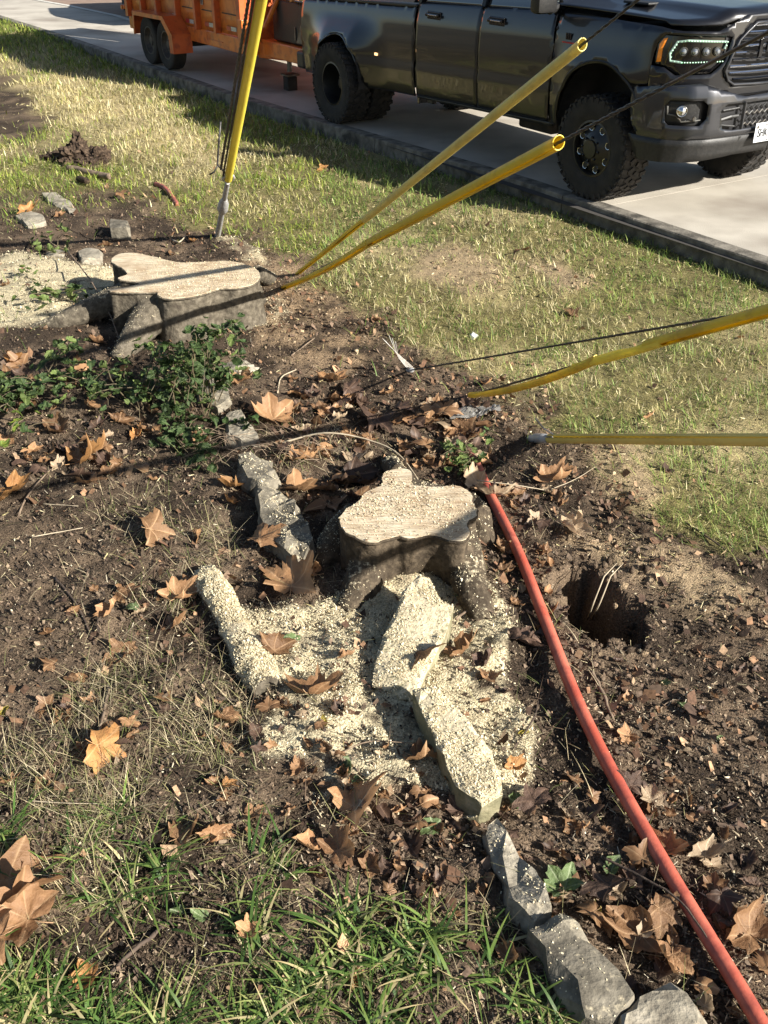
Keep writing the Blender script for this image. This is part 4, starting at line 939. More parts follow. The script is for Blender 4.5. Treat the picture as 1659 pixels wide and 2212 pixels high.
slab('gravel_lump', [(1012, 722), (1020, 716), (1031, 720), (1024, 728)], .03, mat('white_flint', (.8, .8, .78), (.6, .6, .58), 30, rough=.6), 'small white lump lying alone on the lawn', cat='stone', seed=16, grid=.02, flare=.004)

def stump(name, label, TOP, ztop, base_off, roots, barkm, vox=.011, slope=0.0):
    """TOP: outline points measured on the sawn face; base_off(i,dir)->how far the foot flares; roots: (points, radii)"""
    P = smooth_closed([tuple(at(u, v, ztop)[:2]) for u, v in TOP], 4); n = len(P); P = [(p[0] + (float(vnoise(np.array([p[0]]), np.array([p[1]]), 45)[0]) - .5) * .011, p[1] + (float(vnoise(np.array([p[0]]), np.array([p[1]]), 38, 3)[0]) - .5) * .011) for p in P]; c = np.mean(P, axis=0)
    t = empty(name, (c[0], c[1], G0)); tag(t, label, 'tree stump')
    A = np.array(P); area = sum(P[i][0] * P[(i + 1) % n][1] - P[(i + 1) % n][0] * P[i][1] for i in range(n)); sg = 1 if area > 0 else -1
    nrm = []
    for i in range(n):
        d = A[(i + 2) % n] - A[i - 2]; q = np.array([d[1], -d[0]]) * sg; nrm.append(q / (np.linalg.norm(q) + 1e-9))
    bm = bmesh.new(); rows = 7; rings = []
    zb = G0 - .10
    for k in range(rows + 1):
        tt = k / rows; ring = []
        for i in range(n):
            o = base_off(A[i], nrm[i]) * tt ** 2.2 - .004
            ring.append(bm.verts.new((A[i][0] + nrm[i][0] * o, A[i][1] + nrm[i][1] * o, ztop - .006 + (zb - ztop) * tt)))
        rings.append(ring)
    for k in range(rows):
        for i in range(n): bm.faces.new((rings[k][i], rings[k + 1][i], rings[k + 1][(i + 1) % n], rings[k][(i + 1) % n]))
    bm.faces.new(rings[0][::-1]); bm.faces.new(rings[-1]); bmesh.ops.triangulate(bm, faces=[f for f in bm.faces if len(f.verts) > 4])
    mb = MB()
    for pts, rr in roots: mb.tube(pts, rr, 12)
    b = len(bm.verts); vv = [bm.verts.new(p) for p in mb.v]
    for f in mb.f: bm.faces.new([vv[i] for i in f])
    bmesh.ops.recalc_face_normals(bm, faces=bm.faces)
    me = bpy.data.meshes.new('tmp'); bm.to_mesh(me); bm.free(); o = bpy.data.objects.new('tmp', me); col.objects.link(o)
    rm = o.modifiers.new('r', 'REMESH'); rm.mode = 'VOXEL'; rm.voxel_size = vox
    s = o.modifiers.new('s', 'SMOOTH'); s.iterations = 3; s.factor = .5
    dg = bpy.context.evaluated_depsgraph_get(); me2 = bpy.data.meshes.new_from_object(o.evaluated_get(dg)); bpy.data.objects.remove(o)
    nv = len(me2.vertices); co = np.empty(nv * 3, np.float32); me2.vertices.foreach_get('co', co); co = co.reshape(-1, 3)
    no = np.empty(nv * 3, np.float32); me2.vertices.foreach_get('normal', no); no = no.reshape(-1, 3)
    ang = np.arctan2(co[:, 1] - c[1], co[:, 0] - c[0])
    d = (fbm(co[:, 0] * 1.0 + co[:, 1], co[:, 2] * .35 + co[:, 1] * .8, 26, 3, 3) - .5) * .020 + (fbm(ang * 3, co[:, 2] * 1.5, 2.2, 2, 6) - .5) * .014
    side = np.clip(1 - np.abs(no[:, 2]), 0, 1)[:, None]
    co = co + no * (d[:, None] * (side * .8 + .2)); co[:, 2] = np.minimum(co[:, 2], ztop - .006); co -= np.array([c[0], c[1], G0])
    me2.vertices.foreach_set('co', co.ravel()); me2.update(); link('bark', me2, barkm, t, True)
    # sawn face
    V2, F, nr = fill_top(P, None, .03); z1 = ztop - G0
    sl_ = lambda x, y: z1 + slope * (x - c[0]) + (float(vnoise(np.array([x]), np.array([y]), 18)[0]) - .5) * .004
    V = [(x - c[0], y - c[1], sl_(x, y)) for x, y in V2]; m0 = len(V)
    V += [(V2[i][0] - c[0], V2[i][1] - c[1], z1 - .018) for i in range(nr)]
    F = [tuple(f) for f in F] + [(i, (i + 1) % nr, m0 + (i + 1) % nr, m0 + i) for i in range(nr)]
    fm = MB(); fm.add(V, F); cf = fm.build('sawn_face', M_cut, t)
    if max(cf.data.polygons, key=lambda p_: p_.center.z).normal.z < 0: cf.data.flip_normals()
    # thin dark bark line round the sawn face
    rim = MB(); rim.tube([(P[i % n][0] - c[0], P[i % n][1] - c[1], z1 - .010) for i in range(n + 1)], .0075, 6, cap=False); rim.build('bark_rim', barkm, t, smooth=True)
    return t, P, c
s2 = [(75, 300), (100, 250), (180, 190), (240, 140), (300, 70), (420, 25), (428, -40), (470, -95), (580, -115), (655, -90), (665, -10), (665, 22), (870, 35), (1030, 30), (1120, 60), (1170, 110), (1160, 150), (1195, 220), (1190, 280), (1130, 305), (1128, 360), (1140, 420), (1090, 465), (1000, 475), (900, 440), (780, 430), (650, 455), (560, 435), (450, 465), (330, 490), (240, 460), (130, 400), (75, 325)]
T2 = [(713 + .2645 * a, 1042 + .2645 * b) for a, b in s2]
zt2 = .11
def off2(p, nn): return (-.03 - .12 * math.exp(-((p[0] - .15) / .10) ** 2)) if nn[1] < -.2 else .02
def pt(u, v, z): return Vector(at(u, v, z).tolist())
roots2 = [([pt(822, 1128, zt2 - .07), pt(818, 1160, .0), pt(803, 1215, -.07), pt(776, 1278, G0 + .045), pt(742, 1325, G0 - .0)], [.075, .098, .092, .075, .045]),
          ([pt(775, 1105, .03), pt(738, 1150, -.04), pt(708, 1195, -.12), pt(682, 1235, -.19)], [.06, .08, .07, .045]),
          ([pt(982, 1115, zt2 - .07), pt(996, 1165, .0), pt(1010, 1235, -.07), pt(1024, 1295, G0 + .04), pt(1046, 1348, G0 + .0)], [.06, .080, .078, .070, .045]),
          ([pt(1006, 1078, .04), pt(1030, 1110, -.05), pt(1044, 1155, -.12), pt(1054, 1195, -.2)], [.05, .065, .055, .04]),
          ([pt(860, 1020, .06), pt(850, 1010, -.05), pt(840, 1000, -.2)], [.04, .05, .05])]
st2, P2, c2 = stump('tree_stump', 'nearer tree stump, pale sawn top dusted with sawdust, thick roots, beside the red pipe', T2, zt2, off2, roots2, M_bark_dark, vox=.008)
s1 = [(660, 490), (700, 455), (800, 445), (900, 465), (1000, 490), (1080, 503), (1200, 500), (1350, 495), (1460, 515), (1530, 550), (1540, 600), (1480, 640), (1380, 655), (1310, 655), (1200, 690), (1100, 710), (1000, 715), (940, 700), (925, 678), (800, 680), (640, 668), (830, 630), (720, 605), (705, 592), (755, 572), (730, 540), (680, 512)]
T1 = [(.3637 * a, 384 + .3637 * b) for a, b in s1]
zt1 = .16
def off1(p, nn): return (-.16 if p[0] < -1.66 else .035) if nn[1] < -.1 else .06
roots1 = [([pt(365, 640, .06), pt(340, 662, .03), pt(312, 700, -.03), pt(285, 738, -.09), pt(250, 780, -.16)], [.12, .12, .11, .085, .05]),
          ([pt(330, 628, .08), pt(270, 640, .02), pt(200, 668, -.06), pt(130, 695, -.11), pt(70, 712, -.17)], [.08, .10, .085, .06, .035]),
          ([pt(440, 630, .05), pt(445, 650, -.05), pt(448, 675, -.16)], [.11, .12, .12]),
          ([pt(530, 610, .05), pt(545, 632, -.05), pt(560, 655, -.15)], [.08, .08, .06]),
          ([pt(490, 625, .05), pt(480, 650, -.08), pt(470, 680, -.2)], [.06, .08, .08]),
          ([pt(555, 590, .03), pt(575, 600, -.1), pt(590, 605, -.2)], [.06, .06, .05])]
st1, P1, c1 = stump('tree_stump', 'farther, wider tree stump with a forked pale sawn top and a long shadow stripe', T1, zt1, off1, roots1, M_bark, vox=.013)
# second shallow saw cut on the front of the far stump
b = MB(); b.tube([pt(340, 650, .085) - Vector(st1.location), pt(375, 657, .075) - Vector(st1.location), pt(410, 653, .085) - Vector(st1.location), pt(440, 645, .095) - Vector(st1.location)], .008, 6); b.build('saw_kerf', M_cut, st1)

# the cut branch covered with sawdust
pts = [on(445, 1245, .0), on(470, 1292, .012), on(500, 1350, .02), on(528, 1410, .02), on(556, 1455, .015), on(580, 1490, .0)]
b = MB(); fine = []
for i in range(len(pts) - 1):
    for t in range(6): fine.append(pts[i].lerp(pts[i + 1], t / 6))
fine.append(pts[-1]); rr = [.062 + .012 * math.sin(i * .35) * (i / len(fine)) + .008 * (i / len(fine)) for i in range(len(fine))]
b.tube(fine, rr, 22, squash=.8)
for i, v in enumerate(b.v):
    q = Vector(v); k = mnoise.fractal(q * 20, 1, 2, 4) * .012; cc = fine[min(len(fine) - 1, i // 22)]; d = (q - cc).normalized(); b.v[i] = tuple(q + d * k)
lg = b.build('cut_log', M_dusty, None, smooth=True); tag(lg, 'short curved log under a crust of sawdust, its dark end facing the camera', 'log')
b = MB(); b.lathe([(0, .002), (.052, .002), (.056, -.01)], (0, 0, 0), 'z', 18); d = (fine[-1] - fine[-2]).normalized(); q = Vector((0, 0, 1)).rotation_difference(d).to_matrix(); b.v = [tuple(q @ Vector(v) + fine[-1]) for v in b.v]; b.build('log_end', M_bark, lg)

# ------------------------------------------------------------------ red conduit
M_pipe = mat('red_conduit', (.46, .085, .05), (.54, .15, .095), 7, rough=.55, c3=(.34, .075, .05), s3=16, bump=.12, bscale=120)
M_pipe2 = mat('faded_red_conduit', (.42, .12, .08), (.30, .10, .08), 18, rough=.7, c3=(.16, .08, .06), s3=12)
def pipe(name, label, UV, r, m, lift=0.0, ends=True):
    P = [on(u, v, r + l) for u, v, l in UV]; F_ = []
    for i in range(len(P) - 1):
        a, b_, c_, d_ = P[max(i - 1, 0)], P[i], P[i + 1], P[min(i + 2, len(P) - 1)]
        for t in range(8):
            t = t / 8; F_.append(.5 * ((2 * b_) + (-a + c_) * t + (2 * a - 5 * b_ + 4 * c_ - d_) * t * t + (-a + 3 * b_ - 3 * c_ + d_) * t ** 3))
    F_.append(P[-1]); b = MB(); b.tube(F_, r, 20); o = b.build(name, m, None, smooth=True); tag(o, label, 'pipe'); return o, F_
pz, pipe_line = pipe('red_pipe', 'long bowed red conduit running past the nearer stump to the bottom corner', [(1820, 2560, .02), (1620, 2205, .02), (1458, 1935, .02), (1325, 1700, .02), (1245, 1535, .02), (1180, 1370, .02), (1120, 1210, .01), (1062, 1085, .0), (1040, 1030, -.015)], .0235, M_pipe)
pipe('red_pipe_end', 'buried upper end of red conduit poking from leaf litter by the grey anchor', [(1043, 1030, -.02), (1027, 1000, -.015), (1008, 968, -.045)], .022, M_pipe2)
pipe('red_pipe_end', 'short red conduit stub in the lawn behind the far stump', [(335, 398, -.02), (352, 408, .0), (368, 424, .0), (384, 446, -.01)], .022, M_pipe2)

# ------------------------------------------------------------------ guy wires, guards, anchors and the pole they hold
def plastic(name, c, dirt=(.20, .13, .03)):
    m, nt, b = newmat(name); N = nt.nodes; L = nt.links; tc = N.new('ShaderNodeTexCoord'); n = N.new('ShaderNodeTexNoise'); n.inputs['Scale'].default_value = 5; n.inputs['Detail'].default_value = 9; n.inputs['Roughness'].default_value = .7; L.new(tc.outputs['Object'], n.inputs['Vector'])
    r = N.new('ShaderNodeValToRGB'); r.color_ramp.elements[0].position = .36; r.color_ramp.elements[1].position = .52; r.color_ramp.elements[0].color = (*dirt, 1); r.color_ramp.elements[1].color = (*c, 1); L.new(n.outputs['Fac'], r.inputs['Fac'])
    L.new(r.outputs[0], b.inputs['Base Color']); b.inputs['Roughness'].default_value = .45; t = N.new('ShaderNodeBsdfTranslucent'); L.new(r.outputs[0], t.inputs['Color']); ms = N.new('ShaderNodeMixShader'); ms.inputs['Fac'].default_value = .3
    out = [q for q in N if q.type == 'OUTPUT_MATERIAL'][0]; L.new(b.outputs[0], ms.inputs[1]); L.new(t.outputs[0], ms.inputs[2]); L.new(ms.outputs[0], out.inputs['Surface']); return m
M_yel = plastic('yellow_guard_plastic', (.97, .86, .12), (.92, .78, .10))
M_yel_old = plastic('weathered_yellow_plastic', (.90, .70, .06), (.70, .50, .06))
M_yel_pale = plastic('sun_bleached_yellow_plastic', (.86, .74, .24), (.72, .60, .20))
M_cable = mat('steel_strand', (.10, .095, .09), (.045, .042, .04), 60, rough=.5, metal=.7)
M_galv = mat('galvanised_anchor', (.50, .50, .50), (.36, .355, .35), 30, rough=.55, metal=.3, bump=.3)
POLE = np.array([4.0, -3.0])
def guyline(B, uvend, length_az=None, az=None):
    """direction of the wire from ground point B so that it passes over picture point uvend, heading az (deg)"""
    d = np.array(at(*uvend, 0.0)) - CAM; d /= np.linalg.norm(d); n1 = np.cross(B - CAM, d); a = R(az); g = np.array([math.cos(a), math.sin(a)]); z = -(n1[:2] @ g) / n1[2]
    gg = np.array([g[0], g[1], z]); gg /= np.linalg.norm(gg); A_ = np.array([gg, -d]).T; t = np.linalg.lstsq(A_, CAM - B, rcond=None)[0]
    return gg, float(t[0])
def strand(parent, a, b_, r=.0055, name='steel_cable', n=3):
    a = Vector(a); b_ = Vector(b_); d = (b_ - a); Ln = d.length; d.normalize(); x = d.orthogonal().normalized(); y = d.cross(x)
    near = min(Ln, 5.0); mb = MB(); k = int(near / .02)
    for s in range(n):
        mb.tube([a + d * (near * i / k) + (x * math.cos(i * .85 + s * 2 * math.pi / n) + y * math.sin(i * .85 + s * 2 * math.pi / n)) * r * .55 for i in range(k + 1)], r * .62, 5, cap=False)
    if Ln > near: mb.tube([a + d * near, b_], r, 6)
    o = mb.build(name, M_cable, parent, smooth=True, recalc=False); return o
def guard(parent, a, b_, r0, r1, m, name='guard', sag=0.0, slit=0.0, wob=0.0, cut=0.0, n=40, seg=24, sl_ang=0.0):
    """split plastic tube from a to b_ (thin wall, open slit along it)"""
    a = Vector(a); b_ = Vector(b_); d = (b_ - a); Ln = d.length; dn = d.normalized(); up = Vector((0, 0, 1)); side = dn.cross(up).normalized(); upn = side.cross(dn)
    V = []; F = []; th = .0035
    for i in range(n + 1):
        t = i / n; c = a + d * t - upn * (sag * 4 * t * (1 - t)) + side * (wob * math.sin(t * 7.0)) ; r = r0 + (r1 - r0) * t
        op = slit * (1 + .5 * math.sin(t * 9 + 1)) + .02
        for k in range(seg + 1):
            an = sl_ang + op + (2 * math.pi - 2 * op) * k / seg
            for rr in (r, r - th): V.append(c + side * (math.sin(an) * rr) + upn * (math.cos(an) * rr) + dn * (cut * math.cos(an) * (1 if i == n else 0)))
    m2 = (seg + 1) * 2
    for i in range(n):
        for k in range(seg):
            q = i * m2 + k * 2
            F.append((q, q + 2, q + 2 + m2, q + m2)); F.append((q + 1, q + 1 + m2, q + 3 + m2, q + 3))
    for i in (0, n):
        for k in range(seg): q = i * m2 + k * 2; F.append((q, q + 1, q + 3, q + 2))
    for k in (0, seg):
        for i in range(n): q = i * m2 + k * 2; F.append((q, q + m2, q + m2 + 1, q + 1))
    mb = MB(); mb.add(V, F); return mb.build(name, m, parent, auto=50)
def guy(name, label, base, uvend, az, segs, zb=None, cable_from=0.0, attach=None, offset=(0, 0, 0), rad=.0055):
    B = np.array(on(*base)) if zb is None else at(*base, zb); gg, Lr = guyline(B, uvend, az=az); t = empty(name, tuple(B)); tag(t, label, 'guy wire')
    hd = np.hypot(*(POLE - B[:2])); top = gg * (hd * 1.0 / np.hypot(gg[0], gg[1]))
    for (f0, f1, r0, r1, m, kw) in segs: guard(t, gg * (Lr * f0), gg * (Lr * f1), r0, r1, m, **kw)
    o = Vector(offset); strand(t, Vector(gg * (Lr * cable_from)) + o, Vector(top) + o, r=rad)
    return t, gg, Lr, B
# the near-vertical one with its bright guard and double cable
g0, gg0, L0, B0 = guy('guy_wire', 'bright yellow guard standing steeply on a grey anchor rod, left of the trailer tongue', (470, 510), (565, 0), -74,
   [(.345, 1.5, .029, .031, M_yel, dict(slit=.0, n=30))], cable_from=.40, offset=(-.066, -.02, 0), rad=.009)
strand(g0, Vector(gg0 * (L0 * .36)) + Vector((-.042, -.005, .0)), Vector(gg0 * 12) + Vector((-.042, -.005, 0)), r=.007)
mb = MB(); d0 = Vector(gg0)
mb.tube([d0 * -.15, d0 * (L0 * .12), d0 * (L0 * .165)], [.026, .024, .022], 8); mb.tube([d0 * (L0 * .155), d0 * (L0 * .18), d0 * (L0 * .205), d0 * (L0 * .235)], [.026, .045, .043, .022], 12); mb.tube([d0 * (L0 * .23), d0 * (L0 * .33)], [.021, .020], 10)
rod = mb.build('anchor_rod', M_galv, g0, auto=50); rod['kind'] = 'stuff' if False else 'part'; del rod['kind']
mb = MB(); sd_ = d0.cross(Vector((0, 0, 1))).normalized(); cc = d0 * (L0 * .352); mb.tube([cc + (d0 * math.cos(a) * .055 + sd_ * math.sin(a) * .038) for a in np.linspace(0, 2 * math.pi, 17)], .012, 8, cap=False); mb.build('anchor_eye', M_galv, g0, smooth=True)
mb = MB(); mb.tube([cc + d0 * .03, cc + Vector((-.07, -.02, .10)), cc + Vector((-.045, -.02, .26)), cc + Vector((-.02, -.03, .40))], .008, 6); mb.tube([cc + Vector((-.065, -.02, .10)), cc + Vector((-.10, -.02, .045)), cc + Vector((-.135, -.02, .03))], .006, 6); mb.build('wire_grip', M_cable, g0, smooth=True)
mb = MB(); e_ = d0 * (L0 * .372); mb.lathe([(0, .002), (.007, .002), (.010, .0)], (0, 0, 0), 'y', 10); mb.v = [tuple(Vector(v) + e_ + Vector((-.006, -.0305, 0))) for v in mb.v]; mb.build('guard_rivet', M_ink, g0)
# pair from one anchor by the far stump
guy('guy_wire', 'upper of two yellow guards rising beside the far stump, ending before the truck door', (642, 592), (1258, 96), -67,
    [(.0, .40, .0165, .020, M_yel_old, dict(slit=.25, n=24, sl_ang=2.5)), (.385, 1.0, .0225, .0228, M_yel_pale, dict(slit=.10, n=30, cut=.01))], cable_from=0)
guy('guy_wire', 'lower of two yellow guards rising beside the far stump, ending at the front wheel', (612, 622), (1207, 308), -70,
    [(.0, .5, .019, .0225, M_yel_old, dict(slit=.22, n=30, wob=.006, sl_ang=2.2, sag=.02)), (.48, 1.0, .0235, .0240, M_yel_old, dict(slit=.12, n=30, cut=.01, sl_ang=2.4))], cable_from=0)
guy('guy_wire', 'torn orange-yellow guard crossing the lawn towards the right edge, middle height', (1000, 858), (1659, 672), -77,
    [(.05, .62, .017, .019, M_yel_old, dict(slit=.5, n=30, sl_ang=5.7, sag=.03)), (.55, .80, .018, .020, M_yel, dict(slit=1.0, n=16, sl_ang=5.9, sag=.005)), (.76, 2.3, .020, .022, M_yel_old, dict(slit=.25, n=20, sl_ang=2.5))], cable_from=0)
g5, gg5, L5, B5 = guy('guy_wire', 'bare steel cable slanting over the lawn above the torn yellow guard', (885, 800), (1545, 688), -66, [], cable_from=0, rad=.005)
g4, gg4, L4, B4 = guy('guy_wire', 'level olive-yellow guard running from a grey anchor clamp to the right edge', (1150, 947), (1659, 950), -65,
    [(.10, 2.7, .0255, .027, M_yel_pale, dict(slit=.16, n=30, sl_ang=1.0))], cable_from=0)
d4 = Vector(gg4)
mb = MB(); mb.tube([d4 * -.22 + Vector((-.03, 0, -.03)), d4 * -.06, d4 * .02, d4 * .10, d4 * .17], [.012, .020, .036, .037, .030], 10, squash=.7); mb.build('anchor_clamp', M_galv, g4, smooth=True)
mb = MB(); mb.tube([d4 * .22 + Vector((0, 0, .02)), d4 * .2 + Vector((-.05, 0, .06)), d4 * .18 + Vector((-.085, .02, .11))], .005, 6); mb.build('wire_tail', M_cable, g4)
d5 = Vector(gg5); mb = MB(); mb.tube([Vector((-.01, 0, -.05)), Vector((0, 0, 0)), d5 * .05], [.02, .024, .012], 8); mb.build('anchor_clamp', M_galv, g5, smooth=True)
for k in range(5):
    mb = MB(); a = Vector((-.02 + .01 * k, 0, .02)); mb.tube([a, a + Vector((-.05 - .015 * k, .01, .06 + .01 * k)), a + Vector((-.07 - .03 * k, .03, .16 + .02 * (k % 3)))], .0018, 4); mb.build('wire_end', M_steel, g5)
M_pole = mat('creosoted_pole', (.10, .065, .04), (.18, .13, .085), 8, rough=.9, bump=.6, bscale=30)
mb = MB(); mb.tube([(0, 0, -.5), (0, 0, 4), (0, 0, 13.5)], [.17, .155, .11], 20); po = mb.build('utility_pole', M_pole, None, smooth=True); po.location = (POLE[0], POLE[1], G0)
tag(po, 'wooden utility pole holding the guy wires, off to the right', 'pole')
# ------------------------------------------------------------------ scattered small stuff
def sample(n, xr, yr, dens, seed=1, bias=True):
    r = np.random.default_rng(seed); x = r.uniform(*xr, n); 
    # more points near the viewer, where they show larger
    t = r.random(n); y = yr[0] * (yr[1] / yr[0]) ** t if bias else r.uniform(*yr, n)
    u, v = toUV(x, y); k = (u > -330) & (u < 1990) & (v > -120) & (v < 2480); x, y = x[k], y[k]
    z = zones(x, y); z['x'] = x; z['y'] = y; k = r.random(len(x)) < dens(z); x, y = x[k], y[k]
    hole = softpoly(HOLE, z['u'][k], z['v'][k], 14) > .35
    return x[~hole], y[~hole], {q: z[q][k][~hole] for q in z}, r
def flakes(name, x, y, L, W_, colr, r, mat_, label, cat, lift=.004, tilt=.5, tris=False, zadd=None):
    n = len(x); h = H(x, y) + lift * (.3 + r.random(n)) if zadd is None else zadd
    a = r.uniform(0, 2 * np.pi, n); ca, sa = np.cos(a), np.sin(a); t1 = r.normal(0, tilt, n); t2 = r.normal(0, tilt, n)
    U = np.stack([ca, sa, t1], 1) * (L / 2)[:, None]; Wv = np.stack([-sa, ca, t2], 1) * (W_ / 2)[:, None]; P = np.stack([x, y, h + .25 * (np.abs(U[:, 2]) + np.abs(Wv[:, 2]))], 1)
    if tris: V = np.stack([P - U, P + U * .8 + Wv, P + U - Wv * .7], 1).reshape(-1, 3); F = np.arange(n * 3).reshape(n, 3); k = 3
    else:
        j = lambda: r.uniform(.6, 1.15, n)[:, None]
        V = np.stack([P - U * j() - Wv * j(), P + U * j() - Wv * j(), P + U * j() + Wv * j(), P - U * j() + Wv * j()], 1); V[:, 0, 2] += r.normal(0, 1, n) * L * .12; V = V.reshape(-1, 3); F = np.arange(n * 4).reshape(n, 4); k = 4
    o = from_arrays(name, V, F, mat_, None, np.repeat(colr, k, axis=0)); return tag(o, label, cat, kind='stuff')
def strips(name, P, L, W_, az, lean, curl, seg, colr, mat_, label, cat, droop=0.0, tipc=None, fold=False):
    """grass blades / straws: ribbons rising from P"""
    n = len(P); d = np.stack([np.cos(az), np.sin(az)], 1); s = np.stack([-np.sin(az), np.cos(az)], 1); rows = []; cols = []
    for k in range(seg + 1):
        t = k / seg; f = np.minimum(lean * t + curl * t * t, 1.25); hor = L * np.minimum(f, 1.1); zz = L * (t * np.sqrt(np.clip(1 - lean ** 2, .02, 1)) - np.clip(curl, 0, 2) * t * t * .55 - droop * t ** 3)
        c = np.column_stack([P[:, 0] + d[:, 0] * hor, P[:, 1] + d[:, 1] * hor, P[:, 2] + np.maximum(zz, .002 + .004 * t)])
        w = W_ * (1 - t ** 2.2) * .5 + .0002; sv = np.column_stack([s * w[:, None], np.zeros(n)])
        rows.append(c - sv); rows.append(c + sv); cc = colr if tipc is None else colr * (1 - t ** 2) + tipc * t ** 2; cols += [cc, cc]
    V = np.stack(rows, 1).reshape(-1, 3); C = np.stack(cols, 1).reshape(-1, 3); m2 = (seg + 1) * 2; b = (np.arange(n) * m2)[:, None]
    F = np.concatenate([np.stack([b[:, 0] + 2 * k, b[:, 0] + 2 * k + 1, b[:, 0] + 2 * k + 3, b[:, 0] + 2 * k + 2], 1) for k in range(seg)])
    o = from_arrays(name, V, F, mat_, None, C); return tag(o, label, cat, kind='stuff')
def pick(r, n, pal, jit=.18):
    c = np.array(pal)[r.integers(0, len(pal), n)]; return c * (1 + r.normal(0, jit, (n, 1))).clip(.4, 1.7)
M_blade = colmat('grass_blade', rough=.55, spec=.35, transl=.32, nscale=30, amount=.2)
M_straw = colmat('dry_straw', rough=.7, spec=.3, transl=.15, nscale=50, amount=.25)
M_chip = colmat('sawdust_chip', rough=.85, spec=.2, transl=.12, nscale=80, amount=.2)
M_litter = colmat('leaf_litter', rough=.8, spec=.25, transl=.12, nscale=70, amount=.4)
GREEN = [(.11, .18, .040), (.14, .21, .045), (.20, .26, .06), (.26, .30, .08)]; DRYC = [(.50, .44, .22), (.42, .36, .17), (.60, .53, .32), (.34, .30, .14)]

# lawn: short blades, green mixed with straw
def lawn_d(z):
    d = np.maximum(z['lawn'], .30 * z['edge'] * sst(.42, .60, fbm(z['x'], z['y'], 8, 3, 66))) * (1 - .80 * z['pale']) * (z['S'] > curbS(z['F']) + .01) * (.28 + .95 * sst(.34, .58, fbm(z['x'], z['y'], 4.1, 4, 31)))
    return np.clip(d, 0, 1)
x, y, z, r = sample(520000, (-14, 6.4), (3.0, 26), lawn_d, 3)
n = len(x); g = fbm(x, y, .9, 3, 33) + .22 * (fbm(x, y, 7, 2, 35) - .5); 
tgt = at(60, 110); gl = np.exp(-(((z['u'] - 40) / 150) ** 2 + ((z['v'] - 130) / 60) ** 2))
pg = np.clip(sst(.36, .60, g) * .70 + .27 - .9 * z['dry'] + .5 * gl + .25 * np.exp(-((z['S'] - curbS(z['F']) - .15) / .35) ** 2), .06, .92)
isg = r.random(n) < pg
c = np.where(isg[:, None], pick(r, n, GREEN), pick(r, n, DRYC)); c = c * (.55 + .9 * fbm(x, y, 2.5, 4, 36))[:, None] * r.uniform(.75, 1.3, (n, 1))
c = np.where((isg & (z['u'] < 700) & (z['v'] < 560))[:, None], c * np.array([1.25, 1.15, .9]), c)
L = r.uniform(.030, .085, n) * (1 + .25 * isg); sc = np.clip(y / 6, .8, 3.2); W_ = .0044 * np.clip(y / 6, .7, 3) * r.uniform(.5, 1.4, n); L *= np.clip(y / 9, .95, 1.5)
strips('lawn_grass', np.stack([x, y, H(x, y) - .003], 1), L, W_, r.uniform(0, 2 * np.pi, n), r.uniform(.1, .97, n), r.uniform(0, .5, n), 2, c, M_blade, 'short mown lawn of mixed green and straw coloured grass up to the kerb', 'grass')
# clippings lying flat in the lawn
x, y, z, r = sample(150000, (-9, 5.6), (2.2, 16), lambda z: np.clip(z['lawn'] + .35 * z['pale'] + .12, 0, 1) * (z['S'] > curbS(z['F']) + .02) * (z['v'] < 1500), 4)
n = len(x); flakes('dry_clippings', x, y, r.uniform(.010, .035, n) * np.clip(y / 9, 1, 1.7), .0016 * np.clip(y / 5, 1, 2.4) * r.uniform(.7, 1.4, n), pick(r, n, DRYC + [(.44, .37, .22), (.22, .16, .09)]), r, M_straw, 'pale grass clippings strewn over lawn and bare patches', 'grass', lift=.02, tilt=.35)

# crumbs of soil, chips and litter on the open bed
soil = lambda z: np.clip(1 - z['lawn'] * .9, 0, 1) * (1 - .55 * z['saw'])
x, y, z, r = sample(320000, (-4.2, 2.4), (1.35, 12), lambda z: soil(z) * (.35 + .65 * sst(.35, .6, fbm(z['x'], z['y'], 5, 3, 41))), 5)
n = len(x); pal = [(.055, .038, .026), (.085, .06, .042), (.12, .088, .06), (.18, .13, .09), (.25, .185, .125), (.14, .10, .07), (.07, .05, .036), (.045, .033, .025)]
s_ = r.gamma(2.2, .0018, n).clip(.0018, .014); flakes('mulch_crumbs', x, y, s_ * 1.7, s_, pick(r, n, pal), r, M_litter, 'dark crumbs of soil, bark and chippings over the open bed', 'mulch', lift=.006, tilt=.8)
x, y, z, r = sample(60000, (-4.2, 2.4), (1.35, 12), lambda z: soil(z) * (1 - .7 * z['bare']) * (1 - .55 * z['fg']) * (.15 + .85 * sst(.42, .62, fbm(z['x'], z['y'], 2.4, 3, 43))) * (.25 + .75 * sst(1500, 1000, z['v'] - (z['u'] - 1100) * .9)), 6)
n = len(x); pal = [(.16, .09, .055), (.22, .125, .07), (.30, .175, .10), (.11, .065, .042), (.36, .24, .145), (.08, .05, .035), (.19, .13, .09)]
s_ = r.gamma(3.0, .0045, n).clip(.005, .036); flakes('leaf_fragments', x, y, s_ * 1.35, s_, pick(r, n, pal, .25), r, M_litter, 'broken brown leaf fragments littering the bed', 'leaf litter', lift=.014, tilt=.55)
x, y, z, r = sample(60000, (-2.6, 2.4), (1.35, 8), lambda z: soil(z) * (.16 + .35 * sst(1150, 1350, z['u']) * sst(1350, 1550, z['v'])), 61)
n = len(x); pal = [(.40, .33, .22), (.52, .46, .34), (.30, .22, .14)]
s_ = r.uniform(.0012, .0032, n); flakes('pale_splinters', x, y, s_ * r.uniform(2, 9, n), s_, pick(r, n, pal), r, M_litter, 'pale splinters and seed husks speckling the dark soil', 'mulch', lift=.012, tilt=.5)

